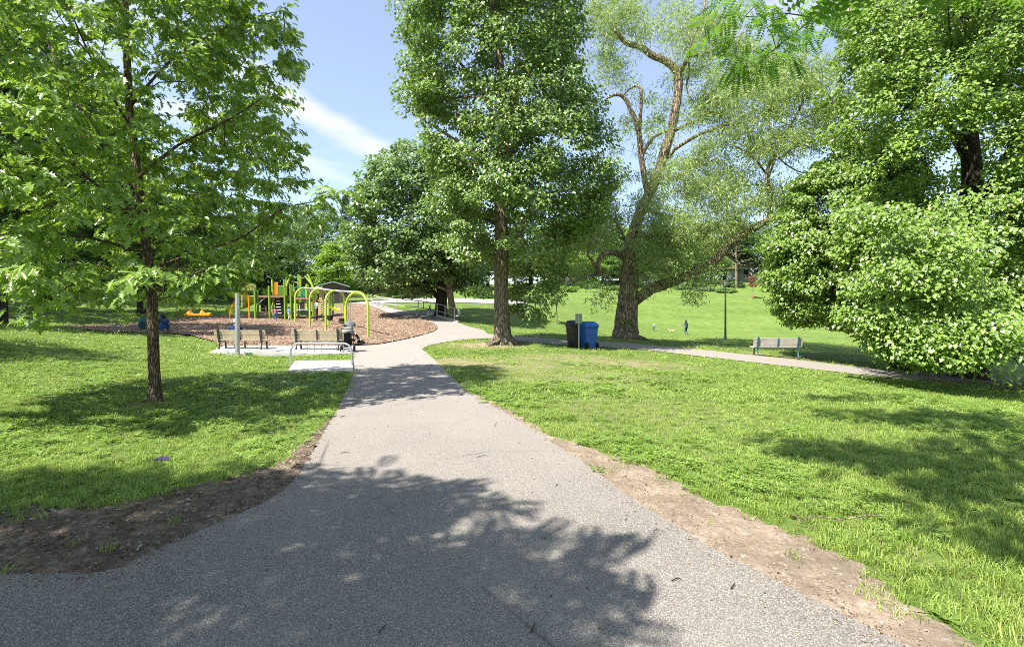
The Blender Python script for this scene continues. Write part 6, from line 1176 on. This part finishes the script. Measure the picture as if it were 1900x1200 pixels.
# twigs on the path and lawn
TW = [((893, 851), 0.16, 0.5, 'short dark twig in the middle of the sunny path'), ((640, 844), 0.14, 0.1, 'thin twig near the left edge of the sunny path'), ((988, 1174), 0.10, 1.3, 'small twig in the shade at the bottom of the path'), ((1033, 905), 0.05, 1.0, 'tiny twig at the shade edge right of centre'), ((1255, 1084), 0.08, 0.1, 'bent twig near the right side of the lower path'), ((1360, 1096), 0.09, 0.8, 'curled twig near the right edge of the lower path'), ((710, 1175), 0.09, 1.2, 'slim twig in the shade at the lower left of the path'), ((1218, 990), 0.06, 0.3, 'small twig on the sunlit right part of the path'), ((1160, 890), 0.07, 0.4, 'twig close to the right path edge')]
for (pp, ln, ang, lb) in TW:
    ln *= 0.7
    b = G(*pp); b.z += 0.027; u = Vector((math.cos(ang), math.sin(ang) * 1.0, 0)); m = MB(); m.tube([-u * ln / 2, Vector((0.01, 0.012, 0.006)), u * ln / 2 + Vector((0, 0, 0.004))], [0.0035, 0.003, 0.002], 5); o = m.build('twig', M['bark_dark'], None, smooth=True); o.location = b; tag(o, lb, 'twig', 'fallen twigs')
b = G(1560, 984); m = MB(); m.tube([(-0.32, 0.06, 0.10), (-0.25, 0.02, 0.07), (-0.15, 0.05, 0.085), (0, 0, 0.08), (0.2, 0.02, 0.10), (0.34, 0.04, 0.09)], [0.004, 0.005, 0.005, 0.005, 0.005, 0.004], 6); o = m.build('stick', M['bark_pale'], None, smooth=True); o.location = b; tag(o, 'pale bent stick lying on the grass at lower right', 'stick')

# ------------------------------------------------------------------ people
SKIN = plain('skin', (0.42, 0.24, 0.165), 0.6, 0.3, 0, 0.08); SKIN_D = plain('deep_skin', (0.20, 0.11, 0.07), 0.6, 0.3, 0, 0.08)
J0 = dict(pelvis=(0, 0, .53), spine=(0, -.005, .63), chest=(0, 0, .745), neck=(0, 0, .825), head=(0, .012, .90), crown=(0, .012, .952), nose=(0, .075, .885))
for s, k in ((-1, 'L'), (1, 'R')):
    J0.update({'sh' + k: (s * .095, 0, .795), 'el' + k: (s * .135, -.01, .635), 'wr' + k: (s * .14, .03, .495), 'ha' + k: (s * .14, .045, .435), 'hip' + k: (s * .05, 0, .50), 'kn' + k: (s * .056, .012, .28), 'an' + k: (s * .056, -.008, .05), 'toe' + k: (s * .062, .085, .022)})
RAD = dict(pelvis=.078, spine=.07, chest=.082, neck=.03, head=.058, crown=.045, nose=.012, sh=.042, el=.027, wr=.019, ha=.022, hip=.06, kn=.036, an=.024, toe=.022)
BE = [('pelvis', 'spine', 'top'), ('spine', 'chest', 'top'), ('chest', 'neck', 'top'), ('neck', 'head', 'skin'), ('head', 'crown', 'skin'), ('head', 'nose', 'skin')]
for k in 'LR': BE += [('chest', 'sh' + k, 'top'), ('sh' + k, 'el' + k, 'top'), ('el' + k, 'wr' + k, 'arm'), ('wr' + k, 'ha' + k, 'skin'), ('pelvis', 'hip' + k, 'leg'), ('hip' + k, 'kn' + k, 'leg'), ('kn' + k, 'an' + k, 'shin'), ('an' + k, 'toe' + k, 'shoe')]
def person(label, b, rz, H, pose=None, top=(0.1, 0.1, 0.2), leg=(0.05, 0.07, 0.14), shoe=(0.1, 0.1, 0.1), hair=(0.03, 0.02, 0.015), arm='skin', shin='leg', skin=SKIN, hair_len=0.5, group=None, skirt=None, slim=1.0):
    J = dict(J0); J.update(pose or {}); names = list(J); root = thing('person', label, 'person', b, rz, group)
    me = bpy.data.meshes.new('body'); me.from_pydata([Vector(J[n]) * H for n in names], [(names.index(a), names.index(c)) for a, c, _ in BE], []); tmp = bpy.data.objects.new('tmp_body', me); COL.objects.link(tmp)
    tmp.modifiers.new('skin', 'SKIN'); 
    for n, v in zip(names, me.skin_vertices[0].data):
        r_ = RAD.get(n, RAD.get(n[:-1], 0.03)) * H * slim; v.radius = (r_ * (1.15 if n in ('chest', 'pelvis') else 1), r_ * (0.75 if n in ('chest', 'pelvis', 'spine') else 1)); v.use_root = (n == 'pelvis')
    ss = tmp.modifiers.new('ss', 'SUBSURF'); ss.levels = 2; ss.render_levels = 2
    dg = bpy.context.evaluated_depsgraph_get(); dg.update(); em = bpy.data.meshes.new_from_object(tmp.evaluated_get(dg)); bpy.data.objects.remove(tmp)
    mats = {'skin': skin, 'top': plain('top_cloth', top, 0.85, 0.15), 'leg': plain('trouser_cloth', leg, 0.85, 0.15), 'shoe': plain('shoe', shoe, 0.6)}; mats['arm'] = mats[arm]; mats['shin'] = mats[shin]; keys = ['skin', 'top', 'leg', 'shoe']
    em.materials.clear(); 
    for k in keys: em.materials.append(mats[k])
    seg = [(np.array(J[a]) * H, np.array(J[c]) * H, {'arm': arm, 'shin': shin}.get(k, k)) for a, c, k in BE]
    for p in em.polygons:
        c = np.array(p.center); best = None
        for A, B, k in seg:
            ab = B - A; t_ = np.clip(((c - A) @ ab) / (ab @ ab), 0, 1); q = np.linalg.norm(c - A - t_ * ab)
            if best is None or q < best[0]: best = (q, k)
        p.material_index = keys.index(best[1]); p.use_smooth = True
    mesh_obj('body', em, None, root)
    hd = Vector(J['head']) * H; cw = Vector(J['crown']) * H; ax = (cw - hd).normalized(); fwd = (Vector(J['nose']) * H - hd); fwd -= ax * fwd.dot(ax); fwd.normalize(); sd = ax.cross(fwd); bm = bmesh.new(); bmesh.ops.create_uvsphere(bm, u_segments=14, v_segments=9, radius=1.0)
    R_ = 0.072 * H; kill = []
    for v in bm.verts:
        co = v.co.copy(); 
        if (co.y > 0.30 and co.z < 0.35) or co.z < -hair_len - 0.45: kill.append(v)
        v.co = hd + ax * (0.022 * H) + (sd * co.x * 0.93 + fwd * (co.y * 1.05 - 0.04) + ax * co.z * (1.12 if co.z > 0 else 1.0 + hair_len)) * R_
    bmesh.ops.delete(bm, geom=kill, context='VERTS'); hm = bpy.data.meshes.new('hair'); bm.to_mesh(hm); bm.free(); hm.polygons.foreach_set('use_smooth', [True] * len(hm.polygons)); ho = mesh_obj('hair', hm, plain('hair', hair, 0.6, 0.3), root); md = ho.modifiers.new('thick', 'SOLIDIFY'); md.thickness = 0.006
    if skirt:
        m = MB(); pv = Vector(J['pelvis']) * H; m.lathe([(0.078 * H, 0.04 * H), (0.10 * H, -0.05 * H), (0.13 * H, -0.2 * H)], tuple(pv), 12).build('skirt', plain('skirt_cloth', skirt, 0.85, 0.1, 0, 0.5, 60.0), root, smooth=True)
    return root
walk = dict(knL=(-.05, .05, .28), anL=(-.05, .02, .06), toeL=(-.05, .10, .025), knR=(.05, .03, .285), anR=(.05, -.09, .075), toeR=(.055, -.01, .025), elL=(-.20, .0, .70), wrL=(-.29, .02, .63), haL=(-.33, .03, .60))
person('person in blue top and jeans walking across the field, arm held out', at(1273, 54), math.radians(20), 1.68, walk, (0.035, 0.07, 0.20), (0.02, 0.06, 0.13), (0.35, 0.37, 0.4), skin=SKIN_D)
person('small child in blue and white standing alone on the field', at(1213, 54), math.radians(-60), 0.92, dict(head=(0, .012, .88), crown=(0, .012, .95), wrR=(.10, .14, .60), haR=(.09, .18, .62), wrL=(-.10, .14, .60), haL=(-.09, .18, .62)), (0.30, 0.30, 0.5), (0.06, 0.09, 0.28), (0.2, 0.3, 0.5), (0.55, 0.40, 0.16), slim=1.2)
sit = dict(pelvis=(0, 0, .285), spine=(0, -.03, .385), chest=(0, -.02, .50), neck=(0, 0, .58), head=(0, .03, .65), crown=(0, .035, .70), nose=(0, .095, .63))
for s, k in ((-1, 'L'), (1, 'R')): sit.update({'sh' + k: (s * .105, -.01, .55), 'el' + k: (s * .16, .02, .40), 'wr' + k: (s * .11, .13, .34), 'ha' + k: (s * .08, .18, .33), 'hip' + k: (s * .055, .02, .275), 'kn' + k: (s * .09, .25, .285), 'an' + k: (s * .10, .22, .045), 'toe' + k: (s * .11, .31, .02)})
sit['knR'] = (.13, .24, .29); sit['anR'] = (.15, .16, .05); sit['toeR'] = (.17, .25, .02)
person('person in dark blue shirt sitting on the left bench, seen from behind', on_pad(437, 19.62, 0.052), 0.12, 1.70, sit, (0.025, 0.04, 0.10), (0.05, 0.10, 0.22), (0.3, 0.28, 0.25), (0.36, 0.33, 0.30), shin='skin', hair_len=0.2)
person('adult in grey top and dark trousers standing before the play stairs', at(587, 34.4, 0.03), math.radians(150), 1.55, dict(elL=(-.14, .06, .65), wrL=(-.08, .16, .63), haL=(-.03, .19, .64), knR=(.06, -.02, .28), anR=(.07, -.06, .06), toeR=(.08, .02, .02)), (0.36, 0.38, 0.42), (0.025, 0.02, 0.022), (0.03, 0.03, 0.03), (0.16, 0.05, 0.025), arm='top', hair_len=0.9)
person('child in pale pink dress under the play deck', at(493.5, 36.6, 0.03), math.radians(100), 0.98, dict(), (0.55, 0.36, 0.33), (0.55, 0.36, 0.33), (0.5, 0.3, 0.3), (0.30, 0.20, 0.10), skirt=(0.55, 0.36, 0.33), shin='skin', slim=1.15, hair_len=1.0)
person('child in plaid pink shirt and jeans beside the black climbing wall', at(511, 34.9, 0.03), math.radians(20), 0.98, dict(elL=(-.17, .02, .68), wrL=(-.20, .09, .60)), (0.42, 0.16, 0.17), (0.10, 0.16, 0.28), (0.3, 0.3, 0.3), (0.05, 0.03, 0.02), arm='top', slim=1.2)
person('child in blue and white between the green posts', at(536, 35.2, 0.03), math.radians(-30), 1.0, walk, (0.12, 0.25, 0.50), (0.50, 0.49, 0.44), (0.02, 0.16, 0.18), (0.06, 0.04, 0.03), slim=1.15)
crouch = dict(pelvis=(0, -.02, .17), spine=(0, .05, .26), chest=(0, .12, .35), neck=(0, .18, .41), head=(0, .22, .47), crown=(0, .245, .52), nose=(0, .275, .43))
for s, k in ((-1, 'L'), (1, 'R')): crouch.update({'sh' + k: (s * .10, .13, .39), 'el' + k: (s * .14, .24, .30), 'wr' + k: (s * .09, .33, .27), 'ha' + k: (s * .07, .38, .26), 'hip' + k: (s * .06, 0, .17), 'kn' + k: (s * .09, .19, .24), 'an' + k: (s * .07, .04, .04), 'toe' + k: (s * .07, .13, .02)})
person('person in blue patterned clothes crouching by the teal rider', at(308, 24.4, 0.03), math.radians(55), 1.62, crouch, (0.015, 0.03, 0.08), (0.02, 0.08, 0.19), (0.3, 0.1, 0.1), (0.012, 0.010, 0.010), hair_len=0.7, skin=SKIN, skirt=None)
# dog
b = at(1246, 55); dg_ = thing('dog', 'small cream dog on the field between child and walker', 'dog', b, math.radians(95)); names = dict(rump=(0, -.22, .27), mid=(0, 0, .27), chest=(0, .20, .28), neck=(0, .29, .36), head=(0, .36, .42), muz=(0, .46, .39), tail=(0, -.34, .38), earA=(-.05, .33, .48), earB=(.05, .33, .48)); RD = dict(rump=.08, mid=.075, chest=.095, neck=.06, head=.058, muz=.03, tail=.018, earA=.014, earB=.014); ed = [('rump', 'mid'), ('mid', 'chest'), ('chest', 'neck'), ('neck', 'head'), ('head', 'muz'), ('rump', 'tail'), ('head', 'earA'), ('head', 'earB')]
for s, k in ((-1, 'l'), (1, 'r')):
    names.update({'fa' + k: (s * .07, .20, .17), 'fb' + k: (s * .07, .19, .02), 'ha' + k: (s * .07, -.18, .19), 'hb' + k: (s * .07, -.27, .11), 'hc' + k: (s * .07, -.24, .02)}); RD.update({'fa' + k: .035, 'fb' + k: .024, 'ha' + k: .05, 'hb' + k: .026, 'hc' + k: .024}); ed += [('chest', 'fa' + k), ('fa' + k, 'fb' + k), ('rump', 'ha' + k), ('ha' + k, 'hb' + k), ('hb' + k, 'hc' + k)]
me = bpy.data.meshes.new('body'); nl = list(names); me.from_pydata([names[n] for n in nl], [(nl.index(a), nl.index(c)) for a, c in ed], []); tmp = bpy.data.objects.new('tmp_body', me); COL.objects.link(tmp); tmp.modifiers.new('skin', 'SKIN')
for n, v in zip(nl, me.skin_vertices[0].data): v.radius = (RD[n], RD[n]); v.use_root = (n == 'mid')
tmp.modifiers.new('ss', 'SUBSURF').levels = 1; dg = bpy.context.evaluated_depsgraph_get(); dg.update(); em = bpy.data.meshes.new_from_object(tmp.evaluated_get(dg)); bpy.data.objects.remove(tmp); em.polygons.foreach_set('use_smooth', [True] * len(em.polygons)); em.materials.clear(); mesh_obj('body', em, plain('cream_fur', (0.60, 0.48, 0.34), 0.9, 0.1), dg_)
